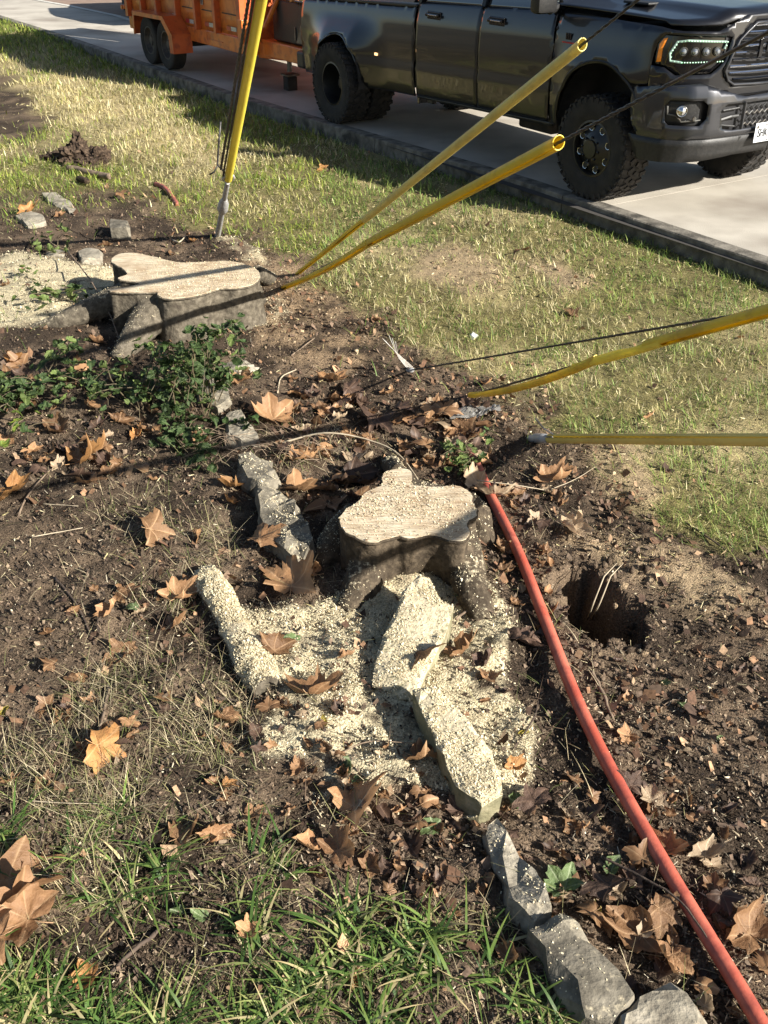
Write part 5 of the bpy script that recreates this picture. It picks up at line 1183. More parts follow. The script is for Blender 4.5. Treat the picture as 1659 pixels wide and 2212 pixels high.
# sawdust
SAWC = [(.66, .57, .38), (.70, .62, .43), (.60, .50, .32), (.64, .55, .36), (.75, .68, .50)]
x, y, z, r = sample(620000, (-3.2, 1.2), (1.9, 9.0), lambda z: np.clip(z['saw'] * 1.0, 0, 1) * (.10 + .90 * sst(.40, .54, fbm(z['x'], z['y'], 7, 4, 14))) + .012 * sst(700, 1200, z['v']) * soil(z), 7)
n = len(x); s_ = r.gamma(3, .00072, n).clip(.0010, .006); flakes('sawdust', x, y, s_ * r.uniform(1.2, 2.4, n), s_, pick(r, n, SAWC, .09), r, M_chip, 'drifts of pale coarse sawdust around both stumps and over the stones', 'sawdust', lift=.010, tilt=.7)
def chips_on(objs, per_m2, name, label, pal, size=(.0011, .006), mind=.35, mask=None, seed=5, elong=2.0, lift=.003):
    r = np.random.default_rng(seed); X = []
    for o in objs:
        me = o.data; me.calc_loop_triangles(); nt = len(me.loop_triangles); ti = np.empty(nt * 3, np.int32); me.loop_triangles.foreach_get('vertices', ti); ti = ti.reshape(-1, 3)
        co = np.empty(len(me.vertices) * 3, np.float32); me.vertices.foreach_get('co', co); co = co.reshape(-1, 3)
        par = o.parent.location if o.parent else Vector((0, 0, 0)); co = co + np.array(o.location) + np.array(par)
        A, B_, C_ = co[ti[:, 0]], co[ti[:, 1]], co[ti[:, 2]]; cr = np.cross(B_ - A, C_ - A); ar = np.linalg.norm(cr, axis=1) / 2; nz_ = np.abs(cr[:, 2]) / (2 * ar + 1e-12)
        w = ar * (nz_ > mind) * nz_; N_ = int(w.sum() * per_m2); 
        if N_ < 1: continue
        k = r.choice(nt, N_, p=w / w.sum()); a = r.random(N_); b = r.random(N_); f = a + b > 1; a[f] = 1 - a[f]; b[f] = 1 - b[f]
        X.append(A[k] + (B_ - A)[k] * a[:, None] + (C_ - A)[k] * b[:, None])
    X = np.concatenate(X); keep = r.random(len(X)) < (.10 + .9 * sst(.36, .56, fbm(X[:, 0], X[:, 1], 9, 3, 46))) if mask is None else r.random(len(X)) < mask(X)
    X = X[keep]; n = len(X); s_ = r.gamma(3, .0008, n).clip(*size)
    return flakes(name, X[:, 0], X[:, 1], s_ * r.uniform(1.1, elong, n), s_, pick(r, n, pal, .14), r, M_chip, label, 'sawdust', zadd=X[:, 2] + lift * r.random(n), tilt=.55)
st_near = [o for o in bpy.data.objects if o.name.startswith('edging_stone')]
chips_on([bpy.data.objects[k] for k in ('edging_stone.003', 'edging_stone.004')], 120000, 'sawdust_on_stones', 'thick sawdust lying on the two plank-like stones', SAWC, seed=8)
chips_on([bpy.data.objects[k] for k in ('edging_stone.005', 'edging_stone.006', 'edging_stone.002', 'edging_stone.001')], 14000, 'sawdust_on_boulders', 'thin sawdust caught on the rough edging boulders', SAWC, seed=9)
chips_on([lg], 260000, 'sawdust_on_log', 'crust of sawdust heaped along the short log', SAWC, mind=.2, seed=10, mask=lambda X: .12 + .88 * sst(.36, .5, fbm(X[:, 0], X[:, 1], 14, 3, 46)), lift=.008)
bark2 = [c_ for c_ in st2.children if c_.name.startswith('bark') and 'rim' not in c_.name]; face2 = [c_ for c_ in st2.children if c_.name.startswith('sawn')]
bark1 = [c_ for c_ in st1.children if c_.name.startswith('bark') and 'rim' not in c_.name]; face1 = [c_ for c_ in st1.children if c_.name.startswith('sawn')]
chips_on(face2, 30000, 'sawdust_on_near_stump', 'sawdust and dark flecks dusting the nearer stump top', SAWC + [(.16, .10, .06)], seed=11, mask=lambda X: .25 + .75 * sst(.35, .6, fbm(X[:, 0], X[:, 1], 7, 3, 47)))
chips_on(bark2, 16000, 'sawdust_on_near_roots', 'specks of sawdust on the bark of the nearer stump', SAWC, mind=.3, seed=12)
chips_on(face1, 12000, 'sawdust_on_far_stump', 'sawdust dusting the right half of the far stump top', SAWC + [(.35, .25, .15)], size=(.003, .012), seed=13, mask=lambda X: sst(-1.9, -1.3, X[:, 0]) * .8)
chips_on(bark1, 5000, 'sawdust_on_far_roots', 'specks of sawdust on the roots of the far stump', SAWC, size=(.003, .012), mind=.3, seed=14)

# foreground grass: long green blades and matted dry ones
def fgd(z): return z['fg'] * sst(.38, .62, fbm(z['x'], z['y'], 7, 3, 51) + .16 * sst(1900, 2250, z['v']))
x, y, z, r = sample(34000, (-1.9, .8), (1.15, 2.7), fgd, 15)
k = r.random(len(x)) < (.28 + .35 * sst(1850, 2150, toUV(x, y)[1])) * sst(.44, .58, fbm(x, y, 11, 2, 57)) * 1.25 + .015; x, y = x[k], y[k]; n = len(x); c = pick(r, n, [(.05, .10, .025), (.07, .14, .03), (.10, .18, .04), (.15, .23, .055), (.24, .29, .10), (.42, .38, .20)], .2)
strips('long_grass', np.stack([x, y, H(x, y) - .005], 1), r.uniform(.05, .165, n), r.uniform(.0035, .0105, n), r.normal(R(40), 1.9, n), r.uniform(.45, .98, n), r.uniform(.1, .8, n), 6, c, M_blade, 'long green blades of coarse grass across the bottom left corner', 'grass', droop=.15, tipc=c * np.array([1.5, 1.25, 1.2]))
x, y, z, r = sample(58000, (-1.9, .8), (1.15, 3.0), lambda z: np.clip(z['fg'] * .75 + .30 * z['straw'], 0, 1) * (.35 + .65 * sst(.35, .6, fbm(z['x'], z['y'], 6, 3, 53))), 16)
k = r.random(len(x)) < .30; x, y = x[k], y[k]; n = len(x)
strips('short_grass', np.stack([x, y, H(x, y) - .003], 1), r.uniform(.02, .07, n), r.uniform(.0012, .0032, n), r.uniform(0, 6.3, n), r.uniform(.3, .97, n), r.uniform(0, .6, n), 3, pick(r, n, [(.08, .12, .03), (.12, .15, .04), (.26, .23, .10), (.40, .34, .18), (.34, .29, .14), (.48, .41, .24)], .2), M_blade, 'low tangled grass between the long blades, bottom left', 'grass')
x, y, z, r = sample(110000, (-1.9, 1.0), (1.25, 5.2), lambda z: np.clip(z['straw'] * .9 + z['fg'] * .38 * (z['v'] < 1980) + .07 * soil(z) + .5 * np.exp(-(((z['u'] - 640) / 160) ** 2 + ((z['v'] - 985) / 60) ** 2)), 0, 1) * (.2 + .8 * sst(.40, .62, fbm(z['x'], z['y'], 5, 3, 55))) * (1 - z['lawn']), 17)
k = r.random(len(x)) < .60; x, y = x[k], y[k]; n = len(x)
strips('dry_stalks', np.stack([x, y, H(x, y) + .002], 1), r.gamma(3.4, .020, n).clip(.02, .20), r.uniform(.0008, .0021, n), r.uniform(0, 6.3, n), r.uniform(.5, 1.0, n), r.uniform(-.1, .6, n), 5, pick(r, n, [(.46, .38, .23), (.56, .48, .31), (.34, .27, .16), (.27, .25, .11), (.18, .12, .08), (.16, .19, .06)], .2), M_straw, 'tangle of dead straw coloured stalks on the left of the bed', 'dry grass')
# tuft at the far left edge and a few by the anchors
x, y, z, r = sample(60000, (-4.2, 3), (3.5, 10), lambda z: np.maximum.reduce([np.exp(-(((z['u'] - 25) / 50) ** 2 + ((z['v'] - 440) / 50) ** 2)), .8 * np.exp(-(((z['u'] - 20) / 60) ** 2 + ((z['v'] - 640) / 120) ** 2)) * .15, .5 * np.exp(-(((z['u'] - 110) / 120) ** 2 + ((z['v'] - 400) / 60) ** 2)), .5 * np.exp(-(((z['u'] - 840) / 60) ** 2 + ((z['v'] - 740) / 50) ** 2)), .5 * np.exp(-(((z['u'] - 700) / 50) ** 2 + ((z['v'] - 590) / 25) ** 2))]), 18)
k = r.random(len(x)) < .5; x, y = x[k], y[k]; n = len(x)
strips('green_tufts', np.stack([x, y, H(x, y)], 1), r.uniform(.05, .14, n), r.uniform(.003, .006, n), r.uniform(0, 6.3, n), r.uniform(.2, .8, n), r.uniform(0, .6, n), 4, pick(r, n, GREEN + [(.2, .22, .06)], .2), M_blade, 'taller green tufts at the left edge and along the lawn border', 'grass')

# clods of earth round the hole and over the open soil
def clods(n, dens, xr, yr, smin, smax, pal, name, label, seed):
    x, y, z, r = sample(n, xr, yr, dens, seed); n = len(x); bm = bmesh.new(); bmesh.ops.create_icosphere(bm, subdivisions=1, radius=1); base = np.array([v.co[:] for v in bm.verts]); F0 = np.array([[v.index for v in f.verts] for f in bm.faces]); bm.free(); k = len(base)
    s_ = smin + (smax - smin) * r.random(n) ** 3; V = base[None] * (1 + r.normal(0, .26, (n, k, 1))) * s_[:, None, None] * r.uniform(.6, 1.2, (n, 1, 3)); V = V + np.stack([x, y, H(x, y) + s_ * .15], 1)[:, None, :]
    F = (F0[None] + (np.arange(n) * k)[:, None, None]).reshape(-1, 3); o = from_arrays(name, V.reshape(-1, 3), F, M_ground, None, np.repeat(pick(r, n, pal), k, axis=0)); return tag(o, label, 'soil', kind='stuff')
EAR = [(.09, .065, .045), (.13, .095, .065), (.18, .13, .09), (.07, .05, .035)]
clods(34000, lambda z: soil(z) * (1 - z['saw']) * (.10 + .5 * sst(.5, .65, fbm(z['x'], z['y'], 4, 3, 71))) , (-4.2, 2.4), (1.35, 12), .0025, .014, EAR, 'soil_clods', 'crumbly clods of brown earth over the bed', 21)
clods(9000, lambda z: softpoly(HOLE, z['u'], z['v'], 95) * .8, (.3, 1.8), (2.6, 4.4), .003, .022, EAR + [(.26, .19, .12)], 'spoil_clods', 'heaped clods of spoil round the dug hole', 22)
clods(9000, lambda z: np.maximum(z['pale'], z['tan']) * .5, (-1.8, 2.6), (2.8, 9), .003, .016, [(.34, .25, .155), (.28, .20, .125), (.40, .31, .20)], 'dry_clods', 'sandy tan clods on the bare patches', 23)
# ------------------------------------------------------------------ fallen sycamore leaves
def leafmat(name, c1, c2, c3, vein, tr=.25, rough=.55):
    m, nt, b = newmat(name); N = nt.nodes; L = nt.links; tc = N.new('ShaderNodeTexCoord'); oi = N.new('ShaderNodeObjectInfo')
    n = N.new('ShaderNodeTexNoise'); n.inputs['Scale'].default_value = 3.2; n.inputs['Detail'].default_value = 10; n.inputs['Roughness'].default_value = .62; n.noise_dimensions = '4D'; L.new(tc.outputs['Object'], n.inputs['Vector']); L.new(oi.outputs['Random'], n.inputs['W'])
    r = N.new('ShaderNodeValToRGB'); r.color_ramp.elements[0].position = .3; r.color_ramp.elements[1].position = .7; r.color_ramp.elements[0].color = (*c1, 1); r.color_ramp.elements[1].color = (*c2, 1); e = r.color_ramp.elements.new(.5); e.color = (*c3, 1); L.new(n.outputs['Fac'], r.inputs['Fac'])
    hs = N.new('ShaderNodeHueSaturation'); mr = N.new('ShaderNodeMapRange'); mr.inputs['To Min'].default_value = .40; mr.inputs['To Max'].default_value = .98; L.new(oi.outputs['Random'], mr.inputs['Value']); L.new(mr.outputs['Result'], hs.inputs['Value']); L.new(r.outputs[0], hs.inputs['Color'])
    a = N.new('ShaderNodeAttribute'); a.attribute_name = 'Col'; pw = N.new('ShaderNodeMath'); pw.operation = 'POWER'; pw.inputs[1].default_value = 7.0; L.new(a.outputs['Fac'], pw.inputs[0]); ml = N.new('ShaderNodeMath'); ml.operation = 'MULTIPLY'; ml.inputs[1].default_value = .75; L.new(pw.outputs[0], ml.inputs[0])
    mx = N.new('ShaderNodeMix'); mx.data_type = 'RGBA'; L.new(ml.outputs[0], mx.inputs['Factor']); L.new(hs.outputs[0], mx.inputs['A']); mx.inputs['B'].default_value = (*vein, 1); L.new(mx.outputs['Result'], b.inputs['Base Color'])
    b.inputs['Roughness'].default_value = rough; b.inputs['Specular IOR Level'].default_value = .4; t = N.new('ShaderNodeBsdfTranslucent'); L.new(mx.outputs['Result'], t.inputs['Color']); ms = N.new('ShaderNodeMixShader'); ms.inputs['Fac'].default_value = tr
    bp = N.new('ShaderNodeBump'); bp.inputs['Strength'].default_value = .5; bp.inputs['Distance'].default_value = .03; L.new(n.outputs['Fac'], bp.inputs['Height']); L.new(bp.outputs['Normal'], b.inputs['Normal'])
    out = [q for q in N if q.type == 'OUTPUT_MATERIAL'][0]; L.new(b.outputs[0], ms.inputs[1]); L.new(t.outputs[0], ms.inputs[2]); L.new(ms.outputs[0], out.inputs['Surface']); return m
LM = {'t': leafmat('tan_leaf', (.42, .22, .105), (.62, .36, .18), (.52, .29, .14), (.70, .45, .25)), 'o': leafmat('orange_leaf', (.44, .20, .07), (.60, .32, .12), (.52, .26, .09), (.72, .42, .2)),
      'b': leafmat('brown_leaf', (.24, .125, .060), (.44, .25, .12), (.34, .185, .09), (.52, .34, .19)), 'd': leafmat('dark_leaf', (.09, .055, .038), (.20, .125, .085), (.14, .085, .06), (.28, .18, .12)),
      'g': leafmat('green_weed_leaf', (.10, .17, .05), (.22, .30, .13), (.16, .23, .08), (.40, .45, .28)), 'y': leafmat('yellow_leaf', (.55, .42, .05), (.65, .58, .14), (.60, .48, .08), (.7, .6, .25)),
      'p': leafmat('pale_leaf', (.46, .33, .21), (.66, .50, .33), (.56, .41, .26), (.74, .6, .42))}
def leafmesh(seed, curl, fold, cup, kind='syc'):
    r = random.Random(seed)
    if kind == 'syc':
        half = [(-86, .14), (-66, .36), (-44, .52), (-33, .58), (-24, .76), (-14, .64), (-4, .60), (8, .60), (18, .78), (24, .72), (32, .88), (39, 1.02), (45, .86), (52, .76), (58, .76), (66, .64), (73, .80), (78, .78), (84, .92), (90, 1.08)]
        tips = {-24, 39, 90}
    elif kind == 'oval':
        half = [(-88, .12), (-60, .28), (-30, .38), (0, .44), (25, .50), (50, .66), (70, .85), (90, 1.05)]; tips = {90}
    else:
        half = [(-88, .05), (-60, .34), (-40, .36), (-20, .46), (-8, .44), (10, .52), (20, .48), (38, .60), (46, .56), (60, .74), (66, .70), (78, .88), (90, 1.05)]; tips = {90, 38, -20}
    rays = [(a, q, a in tips) for a, q in half] + [(180 - a, q * r.uniform(.85, 1.05), a in tips) for a, q in half[::-1][1:]]
    rays = [(a + r.uniform(-2, 2), q * r.uniform(.9, 1.08), t) for a, q, t in rays]; rings = [.0, .30, .55, .80, 1.0]; V = [(0, 0, 0)]; C = [1.0]; F = []; n = len(rays)
    ax = r.uniform(0, math.pi); ph = r.uniform(0, 6)
    for k, s in enumerate(rings[1:]):
        for a, q, t in rays:
            x = math.cos(R(a)) * q * s; y = math.sin(R(a)) * q * s; rad = math.hypot(x, y)
            z = cup * rad * rad + fold * abs(x) * (.6 + .4 * y) + .07 * rad * math.sin(3 * R(a) + ph) + .16 * mnoise.noise(Vector((x * 2.2, y * 2.2, seed))) + .06 * mnoise.noise(Vector((x * 6, y * 6, seed))) + (.03 * (1 if not t else -.4)) * s
            # roll the blade about an axis
            u = x * math.cos(ax) + y * math.sin(ax); w = -x * math.sin(ax) + y * math.cos(ax); th = curl * u
            if abs(curl) > .01: u2 = math.sin(th) / curl; z2 = (1 - math.cos(th)) / curl
            else: u2, z2 = u, 0
            u2 -= z * math.sin(th) ; z = z * math.cos(th) + z2; V.append((u2 * math.cos(ax) - w * math.sin(ax), u2 * math.sin(ax) + w * math.cos(ax), z)); C.append(1.0 if t else (.55 if k < 3 else .3))
    for j in range(n): F.append((0, 1 + j, 1 + (j + 1) % n)) if j < n - 1 else None
    for k in range(len(rings) - 2):
        for j in range(n - 1): a = 1 + k * n + j; F.append((a, a + n, a + n + 1, a + 1))
    # petiole
    b = len(V); pv = MB(); pv.tube([(0, 0, .005), (.02, -.25, .03), (.05, -.48, .10)], [.016, .012, .010], 5); V += pv.v; F += [tuple(i + b for i in f) for f in pv.f]; C += [1.0] * len(pv.v)
    me = bpy.data.meshes.new('leaf'); me.from_pydata(V, [], F); me.update(); a_ = me.color_attributes.new('Col', 'FLOAT_COLOR', 'POINT')
    zs = min(v[2] for v in V)
    for i, v in enumerate(C): a_.data[i].color = (v, v, v, 1); me.vertices[i].co.z -= zs
    me.polygons.foreach_set('use_smooth', np.ones(len(me.polygons), bool)); return me
LMESH = {}
def get_leaf(shape, var, m):
    k = (shape, var, m)
    if k not in LMESH:
        cu, fo, cp = [(1.0, .25, .30), (1.7, .3, .2), (-1.0, .45, .45), (1.3, -.3, .5), (2.3, .2, .1), (.6, .2, .25), (2.0, .35, -.2), (-1.6, .35, .3)][var % 8]
        me = leafmesh(var * 7 + {'syc': 1, 'oval': 50, 'ser': 90}[shape], cu, fo, cp, shape); me.materials.append(LM[m]); LMESH[k] = me
    return LMESH[k]
def put_leaf(u, v, w, m, label, var=None, rz=None, tilt=None, shape='syc', lift=.0, name='sycamore_leaf', cat='leaf', group='fallen leaves', p=None):
    p = on(u, v) if p is None else p; D = (p - Vector(CAM.tolist())).dot(Vector(fwd.tolist())); s = w * D / FPX * .73
    var = (5 if w > 150 else random.randrange(8)) if var is None else var; s *= .95 if w > 150 else 1; o = bpy.data.objects.new(name, get_leaf(shape, var, m)); col.objects.link(o)
    o.location = p + Vector((0, 0, .006 + lift)); o.scale = (s, s, s); tl = tilt or (random.uniform(-.35, .35), random.uniform(-.35, .35)); o.rotation_euler = (tl[0], tl[1], random.uniform(0, 6.28) if rz is None else rz)
    return tag(o, label, cat, group)
# u, v, width, kind, label
LEAVES = [
 (18,1915,205,'b','huge brown leaf cut by the left edge, uppermost of the three large ones there'),(62,1995,170,'b','large brown leaf striped by a shadow at the left edge, middle of three'),(12,2062,120,'b','large brown leaf at the left edge, lowest of three, under green grass'),
 (191,1635,88,'o','orange tan leaf standing on edge among dry stalks, left foreground'),(149,1546,55,'b','small brown leaf lying on straw above the upright orange leaf'),(484,1555,64,'b','brown leaf just below the end of the log, left side'),
 (387,1818,86,'t','light tan leaf, left one of a touching pair above the long grass'),(459,1818,76,'b','brown leaf flecked with dust, right one of a touching pair above the long grass'),(538,1766,46,'t','small triangular tan leaf on dark crumbs right of the leaf pair'),
 (764,1752,112,'t','broad tan leaf on dark litter below the sawdust, centre foreground'),(672,1832,70,'t','torn tan leaf, left half of the cluster in the centre foreground'),(730,1850,100,'b','deeply lobed brown leaf, right half of the cluster in the centre foreground'),
 (690,1900,56,'b','curled brown leaf hanging below the foreground cluster'),(796,1880,56,'b','small brown leaf right of the foreground cluster'),(496,1625,34,'t','little tan leaf in the grass at the left rim of the sawdust'),
 (652,1665,48,'b','narrow curled brown leaf standing in the lower sawdust'),(486,1700,32,'o','small orange leaf scrap under the sawdust rim'),(200,2120,72,'o','orange leaf half buried in long grass, bottom left'),
 (160,2155,40,'b','small brown leaf beneath the grass blades, bottom left'),(545,2022,62,'t','narrow tan leaf in long grass, bottom centre'),(768,2130,50,'o','yellowish leaf caught behind grass blades near the bottom edge'),
 (98,1702,48,'b','brown curled leaf on shaded soil at the left edge of the straw'),(15,1690,44,'b','brown leaf touching the left border, halfway down'),(668,1508,120,'b','big curled reddish brown leaf just right of the log end'),
 (630,1275,104,'t','large folded tan leaf lying on sawdust above the log'),(676,1247,80,'b','brown toothed leaf behind the large folded tan leaf'),(569,1200,78,'b','reddish brown leaf lying left of the nearer stump'),
 (638,1063,92,'t','pinkish tan leaf draped on the knobbly boulder'),(509,1053,70,'o','bright orange leaf left of the knobbly boulder'),(505,1090,44,'o','small orange leaf under the bright orange one'),
 (638,997,72,'t','tan leaf standing under dry twigs behind the boulders'),(755,1038,104,'d','long dark leaf lying flat behind the nearer stump'),(430,1162,52,'t','narrow tan leaf upright in the dry stalks'),
 (592,1413,74,'b','brown leaf stuck upright in sawdust beside the log'),(384,1298,84,'t','tan leaf with torn lower edge left of the log'),(238,1320,66,'t','folded tan leaf between dead stalks, left'),
 (281,1287,44,'b','small brown leaf above the folded tan leaf'),(307,1165,72,'t','upright vase-shaped tan leaf on the left soil'),(373,1362,70,'b','brown leaf left of the middle of the log'),
 (274,1419,60,'b','brown leaf crossed by a grid of straw shadows'),(178,1004,110,'o','large crumpled orange brown leaf below the bramble'),(192,1046,48,'t','small tan leaf under the large crumpled one'),
 (235,1029,48,'b','small red brown leaf right of the large crumpled one'),(26,1066,86,'o','cupped orange leaf open to the light at the left edge'),(66,978,46,'t','tan leaf under yellow spotted leaves, left'),
 (116,934,70,'b','star shaped brown leaf in the lower left of the bramble'),(299,946,46,'o','orange leaf below the middle of the bramble'),(24,783,50,'o','orange leaf at the left edge above the bramble'),
 (52,831,46,'b','rusty leaf within the left end of the bramble'),(226,879,80,'t','broad tan leaf deep in the bramble'),(256,914,54,'b','brown leaf below the broad tan one in the bramble'),
 (317,851,40,'b','rusty leaf between bramble stems, right of the middle'),(520,823,66,'t','bright tan leaf standing right of the bramble'),(590,914,92,'t','wide tan leaf on the soil right of the pale lichened stone'),
 (543,892,42,'b','small brown leaf on the pale lichened stone'),(218,744,46,'b','brown leaf at the foot of the far stump'),(233,533,26,'b','small brown leaf behind the far stump, left'),
 (420,523,24,'o','small orange leaf behind the far stump, right'),(373,553,22,'b','small brown leaf just beyond the far stump top'),(60,462,46,'o','orange leaf leaning on the far left stone'),
 (12,954,48,'t','tan leaf at the left edge beside yellow spotted leaves'),(436,954,36,'b','brown leaf under the right end of the bramble'),(721,825,66,'t','tan leaf on sunlit soil left of the grey cable clamp'),
 (813,911,74,'d','dark curled leaf in the shade of the torn guard'),(819,695,24,'b','small brown leaf at the edge of the lawn'),(838,854,44,'b','brown leaf between cable clamp and torn guard'),
 (632,822,26,'b','small rusty leaf on soil, upper middle'),(1233,682,26,'b','small brown leaf alone on the open lawn'),(1125,555,28,'b','small reddish leaf on the lawn near the kerb'),
 (1195,1045,84,'b','spread brown leaf below the level olive guard'),(1048,832,34,'t','tan leaf against the foot of the torn guard'),(1602,733,18,'o','tiny orange leaf on the lawn at the right'),
 (1017,940,56,'b','rust red leaf standing over the buried pipe end'),(1398,905,30,'t','small tan leaf on the lawn under the level guard'),(877,886,30,'b','small brown leaf on dark soil left of the torn guard'),
 (1228,1146,88,'p','pale sandy leaf on soil left of the hole'),(1146,1402,76,'d','dark brown leaf tucked under the red pipe'),(1180,1372,46,'b','brown leaf tip bent over the red pipe'),
 (1069,1076,72,'p','pale leaf folded over the upper red pipe'),(1032,1050,72,'p','flat pale leaf behind the folded one on the red pipe'),(1037,1210,44,'t','tan leaf between stump root and red pipe, upper'),
 (1080,1190,58,'t','tall curled tan leaf between stump root and red pipe'),(1090,1240,40,'b','brown leaf between stump root and red pipe, lower'),(926,1441,72,'b','brown leaf on the lower end of the jagged slab'),
 (990,1409,84,'b','dull brown leaf right of the jagged slab'),(1046,1427,66,'d','dark leaf right of the dull brown one by the slab'),(1125,1400,50,'d','dark leaf lying half under sawdust beside the red pipe'),
 (902,1645,98,'t','bat shaped tan leaf against the shaded face of the plank stone'),(560,1590,50,'d','dark leaf in the sawdust below the log'),(615,1534,38,'b','small brown leaf left of the big curled one'),
 (1050,1469,44,'b','small brown leaf in sawdust right of the plank stone'),(740,1423,44,'b','brown leaf in the middle of the sawdust'),(700,1620,40,'b','brown leaf in the lower middle of the sawdust'),
 (1428,1845,86,'b','brown leaf right against the red pipe, lower right'),(1521,1858,82,'p','pale leaf with pointed lobes right of the red pipe'),(1382,2025,130,'b','large dark tan leaf left of the red pipe near the bottom'),
 (1450,2070,92,'b','brown leaf tucked against the red pipe near the bottom'),(1618,2028,124,'b','large brown leaf at the lower right edge'),(1408,1978,72,'b','curled brown leaf above the large one by the pipe'),
 (1161,1758,62,'d','dark star shaped leaf right of the pointed stone'),(994,1753,58,'d','dark folded leaf left of the pointed stone'),(1037,1924,42,'b','rust brown leaf left of the pitted stone'),
 (1095,2075,62,'b','brown leaf between grass clump and grey stone'),(1122,1972,60,'b','brown leaf wrapped on the lower end of the pitted stone'),(1327,1955,82,'d','dark curled leaf right of the grey stone top'),
 (1358,1592,42,'t','tan leaf on dark mulch right of the pipe, middle'),(1357,1712,52,'d','dull leaf right of the pipe beneath a twig'),(1408,1733,54,'p','pale grey tan leaf on mulch right of the pipe'),
 (1483,1733,38,'b','small brown leaf on mulch farther right'),(1261,1879,52,'d','dull leaf between pitted stone and pipe'),(1236,1768,44,'p','pale slit shaped leaf between stones and pipe'),
 (1110,1662,48,'o','thin orange leaf standing right of the plank stone'),(888,1838,54,'d','dark leaf in litter left of the pitted stone'),(838,1884,48,'d','dark leaf in litter above the grass clump'),
 (1629,1914,54,'d','dark leaf at the right edge, low'),(1560,1990,60,'d','dark leaf above the large brown leaf at the right'),(1277,1980,46,'y','yellow orange leaf beside the grey stone'),
 (15,620,30,'b','brown strip of leaf on sawdust, far left'),(95,648,24,'b','rusty leaf on the sawdust heap by the far stump'),(700,368,22,'o','orange leaf standing in the grass before the kerb'),
 (262,430,26,'b','leaf on grass right of the long pale stone'),(130,470,30,'b','leaf between the two pale stones, far left')]
for i, (u, v, w, m, lab) in enumerate(LEAVES): put_leaf(u, v, w, m, lab, tilt=(random.uniform(-.8, .2), random.uniform(-.5, .5)) if ('stand' in lab or 'upright' in lab or 'curled' in lab) else None, lift=.01 if w > 60 else .003)
for (u, v, w, m, lab, sh) in [(1221, 1925, 86, 'g', 'grey green leaf folded by the top of the grey stone', 'syc'), (941, 1793, 56, 'g', 'green lobed leaf on dark litter left of the pointed stone', 'ser'), (1118, 1738, 56, 'g', 'pale green leaf at the tip of the plank stone', 'ser'),
     (695, 1570, 34, 'y', 'small yellow leaf under the big curled brown leaf', 'oval'), (1125, 1590, 30, 'y', 'small yellow leaf right of the plank stone', 'oval'), (10, 1545, 34, 'y', 'yellow green leaf at the left edge of the soil', 'oval'),
     (150, 1845, 40, 'g', 'round grey green leaf in the grass, left foreground', 'ser'), (395, 1975, 46, 'g', 'left of two pale green weed leaves in the long grass', 'ser'), (440, 1985, 46, 'g', 'right of two pale green weed leaves in the long grass', 'ser'),
     (290, 1328, 34, 'g', 'fresh green seedling leaf in the dead stalks', 'ser'), (640, 1385, 34, 'g', 'dusty green leaf in the sawdust', 'ser'), (745, 1665, 60, 'g', 'grey green leaf dusted with sawdust, lower sawdust edge', 'ser'), (770, 1690, 44, 'g', 'grey green leaf right of the dusted one', 'ser'),
     (990, 1300, 34, 'g', 'green leaf leaning on the foot of the near stump root', 'ser'), (1430, 1480, 30, 'g', 'green sprig leaf below the hole', 'ser'), (1560, 1600, 26, 'g', 'pale green leaf on mulch at the right', 'oval'), (1480, 1530, 30, 'g', 'green shrivelled leaf on mulch right of the pipe', 'ser'),
     (1320, 1890, 52, 'g', 'olive leaf lying left of the red pipe', 'oval'), (1170, 1360, 30, 'g', 'green leaf lying on the soil heap beside the pipe bend', 'ser')]:
    put_leaf(u, v, w, m, lab, shape=sh, name='green_leaf', group='green leaves on the ground')
# dense smaller leaves in the litter zones
r = random.Random(5); sm = []
ZN = [((850, 1060), (870, 1010), 38, 80), ((600, 820), (850, 1000), 38, 56), ((1180, 1659), (1750, 2212), 46, 95), ((820, 1140), (1740, 2000), 36, 50), ((1060, 1220), (1060, 1420), 34, 46), ((690, 860), (1010, 1120), 44, 18), ((560, 1120), (1480, 1760), 30, 46), ((0, 450), (780, 1040), 38, 60), ((100, 480), (1250, 1620), 32, 34), ((450, 760), (1500, 1800), 32, 34), ((1200, 1640), (1380, 1750), 24, 34)]
for (ua, ub), (va, vb), w, n in ZN:
    for k in range(n):
        u, v = r.uniform(ua, ub), r.uniform(va, vb)
        o = put_leaf(u, v, w * r.uniform(.6, 1.25), r.choice('bbddtpb'), None, shape=r.choice(['syc', 'syc', 'oval']), name='leaf_scrap', group=None); sm.append(o)
# these are past counting: join them into one mesh of litter per colour
def joinup(objs, name, label, cat):
    bm = bmesh.new(); mats = []
    for o in objs:
        me = o.data.copy(); me.transform(Matrix.Translation(o.location) @ o.rotation_euler.to_matrix().to_4x4() @ Matrix.Diagonal((*o.scale, 1))); m = o.data.materials[0]
        if m not in mats: mats.append(m)
        i = mats.index(m); 
        for p in me.polygons: p.material_index = i
        bm.from_mesh(me); bpy.data.meshes.remove(me)
    me = bpy.data.meshes.new(name); bm.to_mesh(me); bm.free()
    for m in mats: me.materials.append(m)
    for o in objs: bpy.data.objects.remove(o)
    o = bpy.data.objects.new(name, me); col.objects.link(o); return tag(o, label, cat, kind='stuff')
joinup(sm, 'leaf_litter', 'layer of small crumpled brown leaves over the bed', 'leaf litter')

